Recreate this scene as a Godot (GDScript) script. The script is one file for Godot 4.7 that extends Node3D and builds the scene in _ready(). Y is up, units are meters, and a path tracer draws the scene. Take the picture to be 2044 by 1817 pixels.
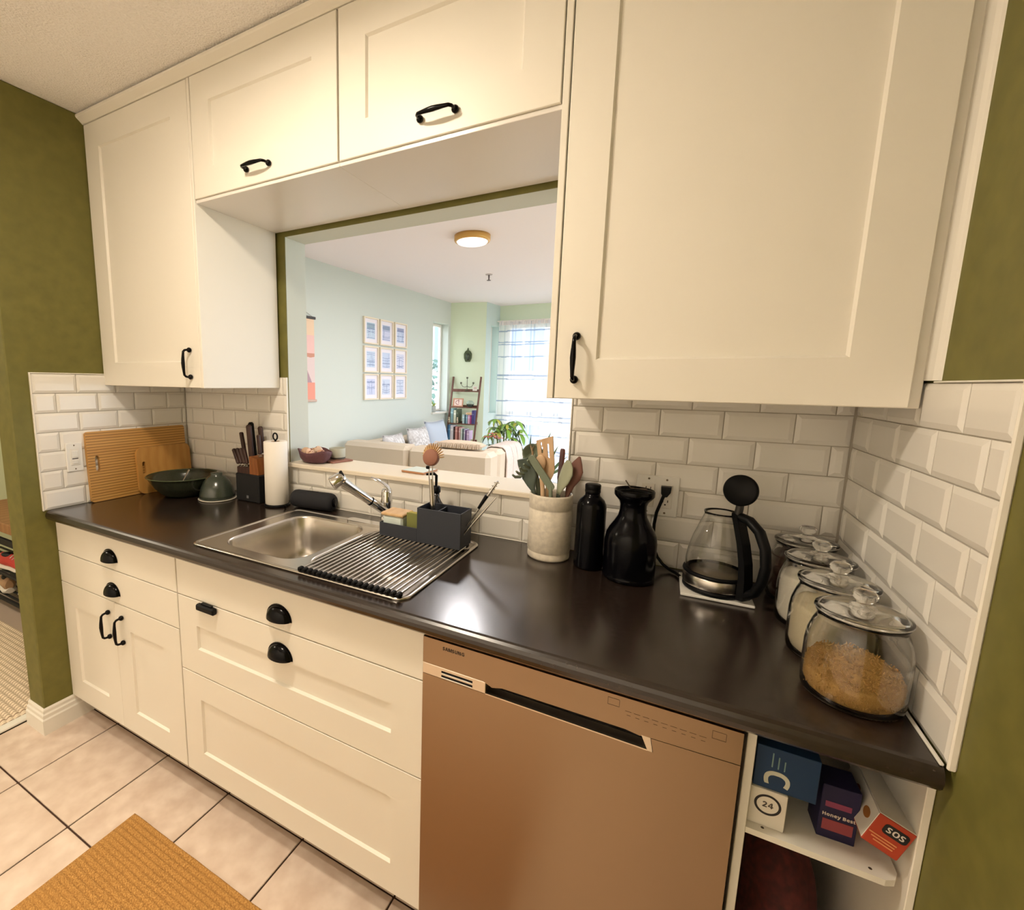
extends Node3D
# A galley kitchen with a pass-through to a living room. x right along the counter, y up, z towards the viewer; the kitchen face of the back wall is z = 0.

const W := 2.5246      # right wall
const HC := 0.915      # worktop height
const D := 0.6385      # worktop depth
const CE := 2.4475     # ceiling
const UB := 1.4021     # underside of the wall cabinets
const UD := 0.3776     # their door fronts
const UT := 2.4125     # their door tops
const BZ := 0.6036     # base cabinet fronts
const TT := 1.4465     # top of the tiling
const LY := 1.0852     # top of the pass-through ledge

var taken := {}
var M := {}
var rng := RandomNumberGenerator.new()


class Shape:
	var st := SurfaceTool.new()

	func _init() -> void:
		st.begin(Mesh.PRIMITIVE_TRIANGLES)
		st.set_smooth_group(-1)

	func soft(on := true) -> Shape:
		st.set_smooth_group(0 if on else -1)
		return self

	func v(p: Vector3, uv: Vector2) -> void:
		st.set_uv(uv)
		st.add_vertex(p)

	func tri(a: Vector3, b: Vector3, c: Vector3, out: Vector3, ua := Vector2.ZERO, ub := Vector2.ZERO, uc := Vector2.ZERO) -> void:
		v(a, ua)
		if (a - c).cross(a - b).dot(out) < 0.0:
			v(c, uc)
			v(b, ub)
		else:
			v(b, ub)
			v(c, uc)

	func quad(a: Vector3, b: Vector3, c: Vector3, d: Vector3, out: Vector3) -> void:
		var u := [Vector2(0, 1), Vector2(1, 1), Vector2(1, 0), Vector2(0, 0)]
		tri(a, b, c, out, u[0], u[1], u[2])
		tri(a, c, d, out, u[0], u[2], u[3])

	func box(c: Vector3, s: Vector3, b := 0.0, xf := Transform3D()) -> Shape:
		var h := s * 0.5
		var m: float = minf(b, minf(h.x, minf(h.y, h.z)) * 0.95)
		var ax := [Vector3(1, 0, 0), Vector3(0, 1, 0), Vector3(0, 0, 1)]
		for a in 3:
			var i := (a + 1) % 3
			var j := (a + 2) % 3
			if a == 1:
				i = 0
				j = 2
			elif a == 0:
				i = 2
				j = 1
			var u: Vector3 = ax[i] * (h[i] - m)
			var w: Vector3 = ax[j] * (h[j] - m)
			for sg in [-1.0, 1.0]:
				var n: Vector3 = ax[a] * sg
				var o: Vector3 = c + n * h[a]
				quad(xf * (o - u - w), xf * (o + u - w), xf * (o + u + w), xf * (o - u + w), xf.basis * n)
		if m > 0.0:
			for a in 3:
				var i := (a + 1) % 3
				var j := (a + 2) % 3
				var e: Vector3 = ax[a] * (h[a] - m)
				for s1 in [-1.0, 1.0]:
					for s2 in [-1.0, 1.0]:
						var pu: Vector3 = c + ax[i] * (s1 * h[i]) + ax[j] * (s2 * (h[j] - m))
						var pv: Vector3 = c + ax[i] * (s1 * (h[i] - m)) + ax[j] * (s2 * h[j])
						quad(xf * (pu - e), xf * (pu + e), xf * (pv + e), xf * (pv - e), xf.basis * (ax[i] * s1 + ax[j] * s2))
			for sx in [-1.0, 1.0]:
				for sy in [-1.0, 1.0]:
					for sz in [-1.0, 1.0]:
						var k := Vector3(sx, sy, sz)
						var q := h - Vector3(m, m, m)
						tri(xf * (c + k * Vector3(h.x, q.y, q.z)), xf * (c + k * Vector3(q.x, h.y, q.z)), xf * (c + k * Vector3(q.x, q.y, h.z)), xf.basis * k)
		return self

	func span(a: Vector3, b: Vector3, bev := 0.0) -> Shape:   # a box from its two corners
		return box((a + b) * 0.5, (b - a).abs(), bev)

	func loft(rings: Array, cap0 := true, cap1 := true, smooth := true) -> Shape:   # rings run from x towards z, the first one lowest
		var n: int = rings[0].size()
		for k in rings.size() - 1:
			soft(smooth)
			for i in n:
				var j := (i + 1) % n
				var a: Vector3 = rings[k][i]
				var b: Vector3 = rings[k][j]
				var c: Vector3 = rings[k + 1][j]
				var d: Vector3 = rings[k + 1][i]
				var t0 := float(k) / (rings.size() - 1)
				var t1 := float(k + 1) / (rings.size() - 1)
				var u0 := float(i) / n
				var u1 := float(i + 1) / n
				v(a, Vector2(u0, t0))
				v(b, Vector2(u1, t0))
				v(d, Vector2(u0, t1))
				v(b, Vector2(u1, t0))
				v(c, Vector2(u1, t1))
				v(d, Vector2(u0, t1))
		for e in 2:
			if [cap0, cap1][e]:
				var r: PackedVector3Array = rings[0] if e == 0 else rings[-1]
				var mid := Vector3.ZERO
				for p in r:
					mid += p / n
				soft(false)
				for i in n:
					var a: Vector3 = r[i]
					var b: Vector3 = r[(i + 1) % n]
					v(mid, Vector2(0.5, 0.5))
					v(b if e == 0 else a, Vector2.ZERO)
					v(a if e == 0 else b, Vector2.ZERO)
		return self

	func lathe(prof: Array, seg := 32, xf := Transform3D(), smooth := true, caps := true) -> Shape:
		var rings := []
		for p in prof:
			var ring := PackedVector3Array()
			for i in seg:
				var a := TAU * i / seg
				ring.append(xf * Vector3(p.x * cos(a), p.y, p.x * sin(a)))
			rings.append(ring)
		return loft(rings, caps, caps, smooth)

	func tube(pts: Array, rad: Array, seg := 10, squash := 1.0, up := Vector3.ZERO) -> Shape:
		var rings := []
		var nn := Vector3.ZERO
		for k in pts.size():
			var t: Vector3 = (pts[mini(k + 1, pts.size() - 1)] - pts[maxi(k - 1, 0)]).normalized()
			if k == 0:
				nn = up if up != Vector3.ZERO else (Vector3.UP if absf(t.y) < 0.9 else Vector3.RIGHT)
			nn = (nn - t * nn.dot(t)).normalized()
			var bb := nn.cross(t)
			var ring := PackedVector3Array()
			var r: float = rad[mini(k, rad.size() - 1)]
			for i in seg:
				var a := TAU * i / seg
				ring.append(pts[k] + nn * (r * cos(a)) + bb * (r * squash * sin(a)))
			rings.append(ring)
		return loft(rings)

	func ball(c: Vector3, r: Vector3, nu := 16, nv := 10, basis := Basis()) -> Shape:
		var prof := []
		for k in nv + 1:
			var a := PI * (float(k) / nv - 0.5)
			prof.append(Vector2(maxf(cos(a), 0.001), sin(a)))
		return lathe(prof, nu, Transform3D(basis * Basis.from_scale(r), c), true, false)

	func prism(poly: PackedVector2Array, z0: float, z1: float, xf := Transform3D(), holes := []) -> Shape:   # a flat outline with depth
		soft(false)
		if Geometry2D.is_polygon_clockwise(poly):
			poly = poly.duplicate()
			poly.reverse()
		var whole := poly
		var loops := [poly]
		for h0 in holes:
			var h: PackedVector2Array = h0.duplicate()
			if not Geometry2D.is_polygon_clockwise(h):
				h.reverse()
			loops.append(h)
			var best := [1e9, 0, 0]
			for i in whole.size():
				for j in h.size():
					var dd: float = whole[i].distance_squared_to(h[j])
					if dd < best[0]:
						best = [dd, i, j]
			var next := PackedVector2Array()
			for i in whole.size():
				next.append(whole[i])
				if i == best[1]:
					for j in h.size() + 1:
						next.append(h[(best[2] + j) % h.size()])
					next.append(whole[i] + Vector2(1e-6, 1e-6))
			whole = next
		var ix := Geometry2D.triangulate_polygon(whole)
		var zz := xf.basis * Vector3(0, 0, 1)
		for e in 2:
			var z := z0 if e == 0 else z1
			for k in range(0, ix.size(), 3):
				var p := []
				for m in 3:
					var w: Vector2 = whole[ix[k + m]]
					p.append(xf * Vector3(w.x, w.y, z))
				tri(p[0], p[1], p[2], zz * (-1.0 if e == 0 else 1.0), whole[ix[k]], whole[ix[k + 1]], whole[ix[k + 2]])
		for l in loops:
			for i in l.size():
				var a: Vector2 = l[i]
				var b: Vector2 = l[(i + 1) % l.size()]
				if a.distance_to(b) < 1e-7:
					continue
				var o := Vector2(b.y - a.y, a.x - b.x)
				quad(xf * Vector3(a.x, a.y, z0), xf * Vector3(b.x, b.y, z0), xf * Vector3(b.x, b.y, z1), xf * Vector3(a.x, a.y, z1), xf.basis * Vector3(o.x, o.y, 0))
		return self

	func ring4(a: Rect2, za: float, b: Rect2, zb: float, xf := Transform3D(), inward := false) -> void:   # four faces between two rectangles
		var pa := [a.position, Vector2(a.end.x, a.position.y), a.end, Vector2(a.position.x, a.end.y)]
		var pb := [b.position, Vector2(b.end.x, b.position.y), b.end, Vector2(b.position.x, b.end.y)]
		var mid := a.get_center()
		for i in 4:
			var j := (i + 1) % 4
			var o: Vector2 = ((pa[i] + pa[j]) * 0.5 - mid).normalized()
			var out := Vector3(o.x, o.y, 1e-3) if absf(za - zb) > 1e-5 and a.size.is_equal_approx(b.size) else Vector3(0, 0, 1) if not inward else Vector3(-o.x, -o.y, 0.5)
			quad(xf * Vector3(pa[i].x, pa[i].y, za), xf * Vector3(pa[j].x, pa[j].y, za), xf * Vector3(pb[j].x, pb[j].y, zb), xf * Vector3(pb[i].x, pb[i].y, zb), xf.basis * out)

	func pillow(w: float, h: float, t: float, xf := Transform3D(), n := 12, pinch := 0.08) -> Shape:
		soft(true)
		for sg in [1.0, -1.0]:
			for i in n:
				for j in n:
					var p := []
					var uv := []
					for k in [[0, 0], [1, 0], [1, 1], [0, 1]]:
						var a: float = -1.0 + 2.0 * (i + k[0]) / n
						var b: float = -1.0 + 2.0 * (j + k[1]) / n
						var e := pow(maxf((1.0 - pow(absf(a), 3.0)) * (1.0 - pow(absf(b), 3.0)), 0.0), 0.6)
						p.append(xf * Vector3(a * w * 0.5 * (1.0 - pinch * (1.0 - b * b)), b * h * 0.5 * (1.0 - pinch * (1.0 - a * a)), sg * t * 0.5 * e))
						uv.append(Vector2(a, b) * 0.5 + Vector2(0.5, 0.5))
					var out: Vector3 = xf.basis * Vector3(0, 0, sg)
					tri(p[0], p[1], p[2], out, uv[0], uv[1], uv[2])
					tri(p[0], p[2], p[3], out, uv[0], uv[2], uv[3])
		return self

	func done() -> ArrayMesh:
		st.generate_normals()
		return st.commit()


# ---------------------------------------------------------------- naming

func numbered(called: String, parent: Node) -> String:
	var key := str(parent.get_instance_id()) + called
	taken[key] = taken.get(key, -1) + 1
	return called if taken[key] == 0 else "%s_%03d" % [called, taken[key]]


func obj(called: String, what: Variant, m: Material, parent: Node = self) -> MeshInstance3D:
	var o := MeshInstance3D.new()
	o.name = numbered(called, parent)
	o.mesh = what.done() if what is Shape else what
	o.material_override = m
	parent.add_child(o, true)
	return o


func tag(o: Node, label: String, category: String, group := "", kind := "") -> Node:
	o.set_meta("label", label)
	o.set_meta("category", category)
	if group:
		o.set_meta("group", group)
	if kind:
		o.set_meta("kind", kind)
	return o


func thing(called: String, label: String, category: String, at := Vector3.ZERO, turn := 0.0, group := "") -> Node3D:
	var o := Node3D.new()
	o.name = numbered(called, self)
	add_child(o, true)
	o.position = at
	o.rotation.y = turn
	tag(o, label, category, group)
	return o


func dup(src: Node3D, label: String, at: Vector3, turn := 0.0) -> Node3D:
	var base: String = str(src.name).rstrip("0123456789")
	if base.ends_with("_"):
		base = base.trim_suffix("_")
	else:
		base = str(src.name)
	var o: Node3D = src.duplicate()
	o.name = numbered(base, self)
	add_child(o, true)
	o.position = at
	o.rotation.y = turn
	o.set_meta("label", label)
	return o


func struct(called: String, s: Variant, m: Material) -> MeshInstance3D:
	var o := obj(called, s, m)
	o.set_meta("kind", "structure")
	return o


func S() -> Shape:
	return Shape.new()


func V(x: float, y: float, z: float) -> Vector3:
	return Vector3(x, y, z)


func P(a: Array) -> Array:   # a flat list of numbers as pairs
	var r := []
	for i in range(0, a.size(), 2):
		r.append(Vector2(a[i], a[i + 1]))
	return r


func poly(a: Array) -> PackedVector2Array:
	return PackedVector2Array(P(a))


func rrect(w: float, h: float, r: float, n := 5, c := Vector2.ZERO) -> PackedVector2Array:
	var out := PackedVector2Array()
	for k in 4:
		var s: Vector2 = [Vector2(1, 1), Vector2(-1, 1), Vector2(-1, -1), Vector2(1, -1)][k]
		for i in n + 1:
			var a := PI * 0.5 * (k + float(i) / n)
			out.append(c + Vector2(s.x * (w * 0.5 - r), s.y * (h * 0.5 - r)) + Vector2(cos(a), sin(a)) * r)
	return out


func flat_ring(p2: PackedVector2Array, y: float) -> PackedVector3Array:
	var r := PackedVector3Array()
	for p in p2:
		r.append(Vector3(p.x, y, p.y))
	return r


func lay(x: Vector3, y: Vector3, at: Vector3) -> Transform3D:   # a frame from its x and y directions
	var a := x.normalized()
	var c := a.cross(y).normalized()
	return Transform3D(Basis(a, c.cross(a), c), at)


func letters(text: String, high: float, m: Material, parent: Node, xf: Transform3D, bold := true, deep := 0.0006) -> void:
	var t := TextMesh.new()
	var f := SystemFont.new()
	f.font_names = PackedStringArray(["Droid Sans"])
	f.font_weight = 700 if bold else 400
	t.font = f
	t.text = text
	t.font_size = 32
	t.pixel_size = high / 23.0
	t.depth = deep
	t.curve_step = 2.0
	var o := obj("lettering", t, m, parent)
	o.transform = xf


# ---------------------------------------------------------------- materials

func picture(w: int, h: int, f: Callable) -> ImageTexture:
	var im := Image.create(w, h, false, Image.FORMAT_RGBA8)
	for y in h:
		for x in w:
			im.set_pixel(x, y, f.call(float(x) / w, float(y) / h))
	return ImageTexture.create_from_image(im)


func noise(sd: int, freq: float, oct := 3) -> FastNoiseLite:
	var n := FastNoiseLite.new()
	n.seed = sd
	n.frequency = freq
	n.fractal_octaves = oct
	return n


func mottle(a: Color, b: Color, sd: int, freq: float, oct := 4, sx := 1.0, sy := 1.0, size := 256, sharp := 1.0) -> ImageTexture:   # a seamless patch of two tones
	var n := noise(sd, freq, oct)
	return picture(size, size, func(u: float, v: float) -> Color:
		var k := 0.0
		for c in 4:
			var du := u - (c & 1)
			var dv := v - (c >> 1)
			k += n.get_noise_2d(du * 256.0 * sx, dv * 256.0 * sy) * (1.0 - absf(du)) * (1.0 - absf(dv))
		return a.lerp(b, clampf(0.5 + k * 1.1 * sharp, 0.0, 1.0)))


func mat(key: String, c: Color, rough := 0.5, metal := 0.0, spec := 0.5) -> StandardMaterial3D:
	if not M.has(key):
		var m := StandardMaterial3D.new()
		m.resource_name = key
		m.albedo_color = c
		m.roughness = rough
		m.metallic = metal
		m.metallic_specular = spec
		M[key] = m
	return M[key]


func tri_tex(m: StandardMaterial3D, t: Texture2D, scale: float, world := true) -> void:
	m.albedo_texture = t
	m.uv1_triplanar = true
	m.uv1_world_triplanar = world
	m.uv1_scale = Vector3.ONE * scale


func bump(m: StandardMaterial3D, t: Texture2D, cm: float) -> void:
	m.heightmap_enabled = true
	m.heightmap_texture = t
	m.heightmap_scale = cm


func c8(r: int, g: int, b: int) -> Color:
	return Color8(r, g, b)


func tone(r: int, g: int, b: int, rough := 0.6, spec := 0.5) -> StandardMaterial3D:
	return mat("tone_%d_%d_%d_%d" % [r, g, b, int(rough * 100)], Color8(r, g, b), rough, 0.0, spec)


func make_materials() -> void:
	mat("cabinet white", c8(236, 231, 219), 0.42)
	mat("tile white", c8(236, 232, 224), 0.16)
	mat("grout", c8(196, 188, 174), 0.9)
	tri_tex(mat("olive paint", Color.WHITE, 0.62), mottle(c8(106, 102, 46), c8(118, 113, 52), 3, 0.05), 1.2)
	mat("sage paint", c8(222, 234, 206), 0.7)
	mat("pale sage paint", c8(208, 215, 208), 0.7)
	tri_tex(mat("ceiling paint", Color.WHITE, 0.9), mottle(c8(240, 236, 230), c8(248, 245, 240), 5, 0.12), 2.5)
	bump(M["ceiling paint"], mottle(Color.BLACK, Color.WHITE, 6, 0.2), 0.25)
	mat("living ceiling paint", c8(250, 243, 246), 0.9)
	mat("trim white", c8(238, 234, 224), 0.4)
	tri_tex(mat("worktop", Color.WHITE, 0.24, 0.0, 0.5), mottle(c8(30, 22, 18), c8(54, 42, 36), 9, 0.13, 5), 2.0)
	M["worktop"].clearcoat_enabled = true
	M["worktop"].clearcoat = 0.5
	M["worktop"].clearcoat_roughness = 0.2
	var brushed := mottle(c8(150, 150, 150), c8(200, 200, 200), 11, 0.02, 4, 1.0, 14.0)
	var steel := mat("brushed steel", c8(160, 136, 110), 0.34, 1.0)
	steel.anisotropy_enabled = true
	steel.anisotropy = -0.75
	mat("sink steel", c8(206, 200, 192), 0.27, 1.0)
	mat("chrome", c8(226, 226, 228), 0.07, 1.0)
	mat("dark chrome", c8(120, 120, 128), 0.16, 1.0)
	mat("wire steel", c8(206, 202, 196), 0.2, 1.0)
	mat("black metal", c8(6, 5, 6), 0.2, 0.0, 0.3)
	mat("black plastic", c8(10, 10, 12), 0.42, 0.0, 0.3)
	mat("black gloss", c8(5, 5, 9), 0.18, 0.0, 0.3)
	mat("black matt", c8(16, 16, 19), 0.6)
	mat("charcoal plastic", c8(44, 48, 58), 0.5)
	tri_tex(mat("floor tile", Color.WHITE, 0.45), mottle(c8(206, 184, 166), c8(226, 208, 192), 13, 0.03, 4), 1.4)
	mat("floor grout", c8(74, 52, 40), 0.95)
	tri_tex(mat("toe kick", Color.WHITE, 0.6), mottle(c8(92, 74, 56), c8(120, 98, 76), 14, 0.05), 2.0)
	var gl := mat("jar glass", Color(1.0, 1.0, 0.995, 0.0), 0.0)
	gl.refraction_enabled = true
	gl.refraction_scale = 0.05
	var pn := mat("window pane", Color(0.9, 0.95, 0.96, 0.06), 0.03)
	pn.transparency = BaseMaterial3D.TRANSPARENCY_ALPHA
	var bam := noise(21, 0.05, 3)
	var wood := func(a: Color, b: Color, rings: float, sd: int) -> ImageTexture:
		var n := noise(sd, 0.02, 3)
		return picture(128, 256, func(u: float, v: float) -> Color:
			var k := 0.5 + 0.5 * sin(TAU * (u * rings + 0.35 * n.get_noise_2d(u * 60.0, v * 90.0)))
			k = lerpf(k, 0.5 + 0.5 * n.get_noise_2d(u * 900.0, v * 40.0), 0.5)
			return a.lerp(b, k))
	var stripes := picture(16, 512, func(u: float, v: float) -> Color:
		var k := v * 26.0
		var f := k - floorf(k)
		var c := c8(214, 166, 92).lerp(c8(198, 146, 74), 0.5 + 0.5 * bam.get_noise_2d(u * 30.0, floorf(k) * 17.0))
		return c8(112, 70, 28).lerp(c, clampf(minf(f, 1.0 - f) * 6.0, 0.0, 1.0)))
	mat("bamboo stripes", Color.WHITE, 0.5).albedo_texture = stripes
	tri_tex(mat("bamboo", Color.WHITE, 0.5), wood.call(c8(206, 156, 86), c8(190, 136, 68), 6.0, 22), 4.0, false)
	tri_tex(mat("light wood", Color.WHITE, 0.55), wood.call(c8(218, 184, 140), c8(202, 162, 116), 7.0, 23), 5.0, false)
	tri_tex(mat("beech", Color.WHITE, 0.6), wood.call(c8(222, 190, 154), c8(206, 168, 130), 5.0, 24), 6.0, false)
	tri_tex(mat("walnut", Color.WHITE, 0.5), wood.call(c8(74, 44, 34), c8(46, 28, 24), 6.0, 25), 8.0, false)
	tri_tex(mat("orange wood", Color.WHITE, 0.5), wood.call(c8(150, 92, 44), c8(124, 70, 30), 6.0, 26), 8.0, false)
	tri_tex(mat("shelf wood", Color.WHITE, 0.55), wood.call(c8(128, 86, 66), c8(98, 62, 48), 5.0, 27), 4.0, false)
	tri_tex(mat("bench wood", Color.WHITE, 0.6), wood.call(c8(172, 128, 84), c8(146, 104, 64), 5.0, 28), 3.0, false)
	tri_tex(mat("plum bark", Color.WHITE, 0.7), mottle(c8(66, 40, 44), c8(122, 74, 80), 30, 0.15, 4), 8.0, false)
	tri_tex(mat("marble", Color.WHITE, 0.35), mottle(c8(212, 202, 186), c8(238, 228, 210), 31, 0.04, 4, 1.0, 1.0, 256, 1.2), 5.0, false)
	tri_tex(mat("speckled enamel", Color.WHITE, 0.2, 0.0, 0.6), mottle(c8(18, 22, 16), c8(72, 78, 58), 32, 0.35, 3, 1.0, 1.0, 256, 1.3), 6.0, false)
	tri_tex(mat("dark enamel", Color.WHITE, 0.22, 0.0, 0.6), mottle(c8(36, 42, 36), c8(84, 92, 80), 33, 0.3, 3), 6.0, false)
	tri_tex(mat("jute", Color.WHITE, 0.95), mottle(c8(142, 96, 42), c8(206, 158, 88), 34, 0.16, 4, 1.0, 2.2, 256, 1.5), 3.2)
	bump(M["jute"], M["jute"].albedo_texture, 0.5)
	var braid := picture(64, 64, func(u: float, v: float) -> Color:
		var k := absf(sin(TAU * (u + 0.5 * floorf(v * 2.0))))
		return c8(112, 80, 54).lerp(c8(234, 216, 190), clampf(k * 2.2, 0.0, 1.0)))
	mat("braided rug", Color.WHITE, 0.95).albedo_texture = braid
	tri_tex(mat("sofa cloth", Color.WHITE, 0.95), mottle(c8(206, 190, 168), c8(228, 214, 194), 36, 0.3, 3, 2.0, 1.0), 4.0)
	tri_tex(mat("blue cloth", Color.WHITE, 0.95), mottle(c8(176, 188, 206), c8(206, 216, 228), 37, 0.3, 3), 6.0, false)
	tri_tex(mat("print cloth", Color.WHITE, 0.95), mottle(c8(196, 192, 190), c8(236, 234, 234), 38, 0.04, 3, 1.0, 1.0, 256, 2.2), 2.6, false)
	tri_tex(mat("knit cloth", Color.WHITE, 0.95), mottle(c8(214, 198, 188), c8(234, 222, 214), 39, 0.05, 3, 6.0, 0.6), 4.0, false)
	tri_tex(mat("fringe cloth", Color.WHITE, 0.95), mottle(c8(196, 172, 146), c8(232, 214, 192), 40, 0.2, 3), 6.0, false)
	mat("paper", c8(244, 238, 228), 0.9)
	mat("card white", c8(232, 226, 214), 0.7)
	mat("sage silicone", c8(128, 138, 118), 0.55)
	mat("deep sage silicone", c8(92, 104, 94), 0.55)
	mat("ceramic white", c8(238, 236, 230), 0.2)
	for k in [["leaf green", c8(136, 188, 52), 0.8], ["leaf dark", c8(74, 96, 56), 0.3], ["leaf yellow", c8(196, 196, 84), 0.5], ["leaf teal", c8(60, 108, 96), 0.4], ["petal pink", c8(226, 112, 118), 0.4]]:
		var m := mat(k[0], k[1], 0.5)
		m.backlight_enabled = true
		m.backlight = Color(k[2], k[2], k[2])
	var bn := noise(44, 0.03, 2)
	var plaid := picture(128, 384, func(u: float, v: float) -> Color:
		var c := Color(0.96, 0.96, 0.97, 0.62)
		var line := 0.0
		for q in [[0.05, 0.004], [0.115, 0.003], [0.13, 0.003], [0.2, 0.003], [0.31, 0.005], [0.33, 0.003], [0.46, 0.004], [0.55, 0.004], [0.575, 0.003], [0.66, 0.003], [0.75, 0.005], [0.77, 0.003], [0.86, 0.003], [0.93, 0.004]]:
			if absf(v - q[0] - 0.003 * bn.get_noise_2d(u * 90.0, q[0] * 900.0)) < q[1]:
				line = 0.85
		for q in [0.08, 0.2, 0.24, 0.46, 0.5, 0.66, 0.83, 0.87]:
			if absf(u - q) < 0.008:
				line = maxf(line, 0.4)
		c = c.lerp(Color(0.52, 0.58, 0.68, 0.9), line)
		return c)
	var cur := mat("sheer curtain", Color.WHITE, 0.9)
	cur.albedo_texture = plaid
	cur.transparency = BaseMaterial3D.TRANSPARENCY_ALPHA
	cur.cull_mode = BaseMaterial3D.CULL_DISABLED
	cur.backlight_enabled = true
	cur.backlight = Color(1, 1, 1)
	var glow := mat("lamp glass", c8(255, 246, 226), 0.4)  # glow for the lenses of the added fill spots
	glow.emission_enabled = true
	glow.emission = c8(255, 236, 200)
	glow.emission_energy_multiplier = 1.6
	var glow2 := mat("lamp diffuser", c8(255, 255, 250), 0.4)
	glow2.emission_enabled = true
	glow2.emission = c8(255, 252, 244)
	glow2.emission_energy_multiplier = 1.3


# ---------------------------------------------------------------- the scene

const KITCHEN_COLOR := Color8(255, 239, 216)
const KITCHEN_ENERGY := 1.7
const FILL_SPOT_ENERGY := 2.0
const HALL_COLOR := Color8(255, 240, 214)
const HALL_ENERGY := 2.0
const LIVING_COLOR := Color8(255, 251, 252)
const LIVING_ENERGY := 1.8
const SKY_ENERGY := 6.5


func _ready() -> void:
	var cam := Camera3D.new()
	cam.name = "camera"
	add_child(cam)
	cam.position = Vector3(2.1532, 1.4344, 1.4996)
	cam.rotation_degrees = Vector3(-8.4415, 28.832, 0.8721)
	var f := 943.4755
	cam.near = 0.05
	cam.far = 120.0
	cam.set_frustum(cam.near * 1817.0 / f, Vector2((1022.0 - 839.054) / f, -(908.5 - 903.742) / f) * cam.near, cam.near, cam.far)
	cam.keep_aspect = Camera3D.KEEP_HEIGHT
	cam.current = true
	var sky := ProceduralSkyMaterial.new()
	sky.sky_top_color = Color8(222, 230, 244)
	sky.sky_horizon_color = Color8(244, 246, 252)
	sky.ground_bottom_color = Color8(150, 152, 150)
	sky.ground_horizon_color = Color8(214, 218, 220)
	sky.sun_angle_max = 0.1
	var env := Environment.new()
	env.background_mode = Environment.BG_SKY
	env.sky = Sky.new()
	env.sky.sky_material = sky
	env.background_energy_multiplier = SKY_ENERGY
	env.tonemap_mode = Environment.TONE_MAPPER_LINEAR
	env.tonemap_exposure = 1.1
	env.sdfgi_enabled = true
	env.ssao_enabled = true
	env.ssil_enabled = true
	var we := WorldEnvironment.new()
	we.name = "world"
	we.environment = env
	add_child(we)
	make_materials()
	make_lamps()
	build_setting()
	build_cabinets()
	build_worktop()
	build_dishwasher()
	build_left_group()
	build_sink_group()
	build_ledge_items()
	build_right_group()
	build_shelf_items()
	build_hall()
	build_living()


# ---------------------------------------------------------------- setting

func tiles_on(host: Node3D, x0: float, x1: float, y0: float, y1: float, xf: Transform3D, phase: float, m: Material, skip := []) -> void:
	# bevelled tiles in a running bond, laid in the frame xf (x along the wall, y up, z out of it)
	var ph := 0.0757
	var tl := 0.152
	for k in 7:
		var top := TT - ph * k
		var bot := top - ph if k < 6 else HC
		var a := maxf(bot, y0)
		var b := minf(top, y1)
		if b - a < 0.012:
			continue
		var off := phase + (0.0 if k % 2 == 0 else tl * 0.5)
		var n0 := floori((x0 - off) / tl)
		for i in range(n0, n0 + ceili((x1 - x0) / tl) + 2):
			var l := maxf(off + i * tl, x0)
			var r := minf(off + (i + 1) * tl, x1)
			if r - l < 0.008:
				continue
			var g := 0.0012
			var s := S()
			var base := Rect2(l + g, a + g, r - l - 2 * g, b - a - 2 * g)
			var bev := minf(0.010, minf(base.size.x, base.size.y) * 0.3)
			s.ring4(base, 0.001, base, 0.0052, xf)
			var face := base.grow(-bev)
			s.ring4(base, 0.0052, face, 0.0088, xf)
			s.quad(xf * V(face.position.x, face.position.y, 0.0088), xf * V(face.end.x, face.position.y, 0.0088), xf * V(face.end.x, face.end.y, 0.0088), xf * V(face.position.x, face.end.y, 0.0088), xf.basis.z)
			obj("tile", s, m, host)


func wall_seg(s: Shape, p: Vector2, q: Vector2, out: float, y0: float, y1: float) -> void:   # a straight wall from p to q (x, z), out = thickness to the left of the way
	var d := (q - p).normalized()
	var n := Vector2(d.y, -d.x) * out
	s.prism(PackedVector2Array([p, q, q + n, p + n]), -y1, -y0, Transform3D(Basis(Vector3(1, 0, 0), Vector3(0, 0, 1), Vector3(0, -1, 0)), Vector3.ZERO))


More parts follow.
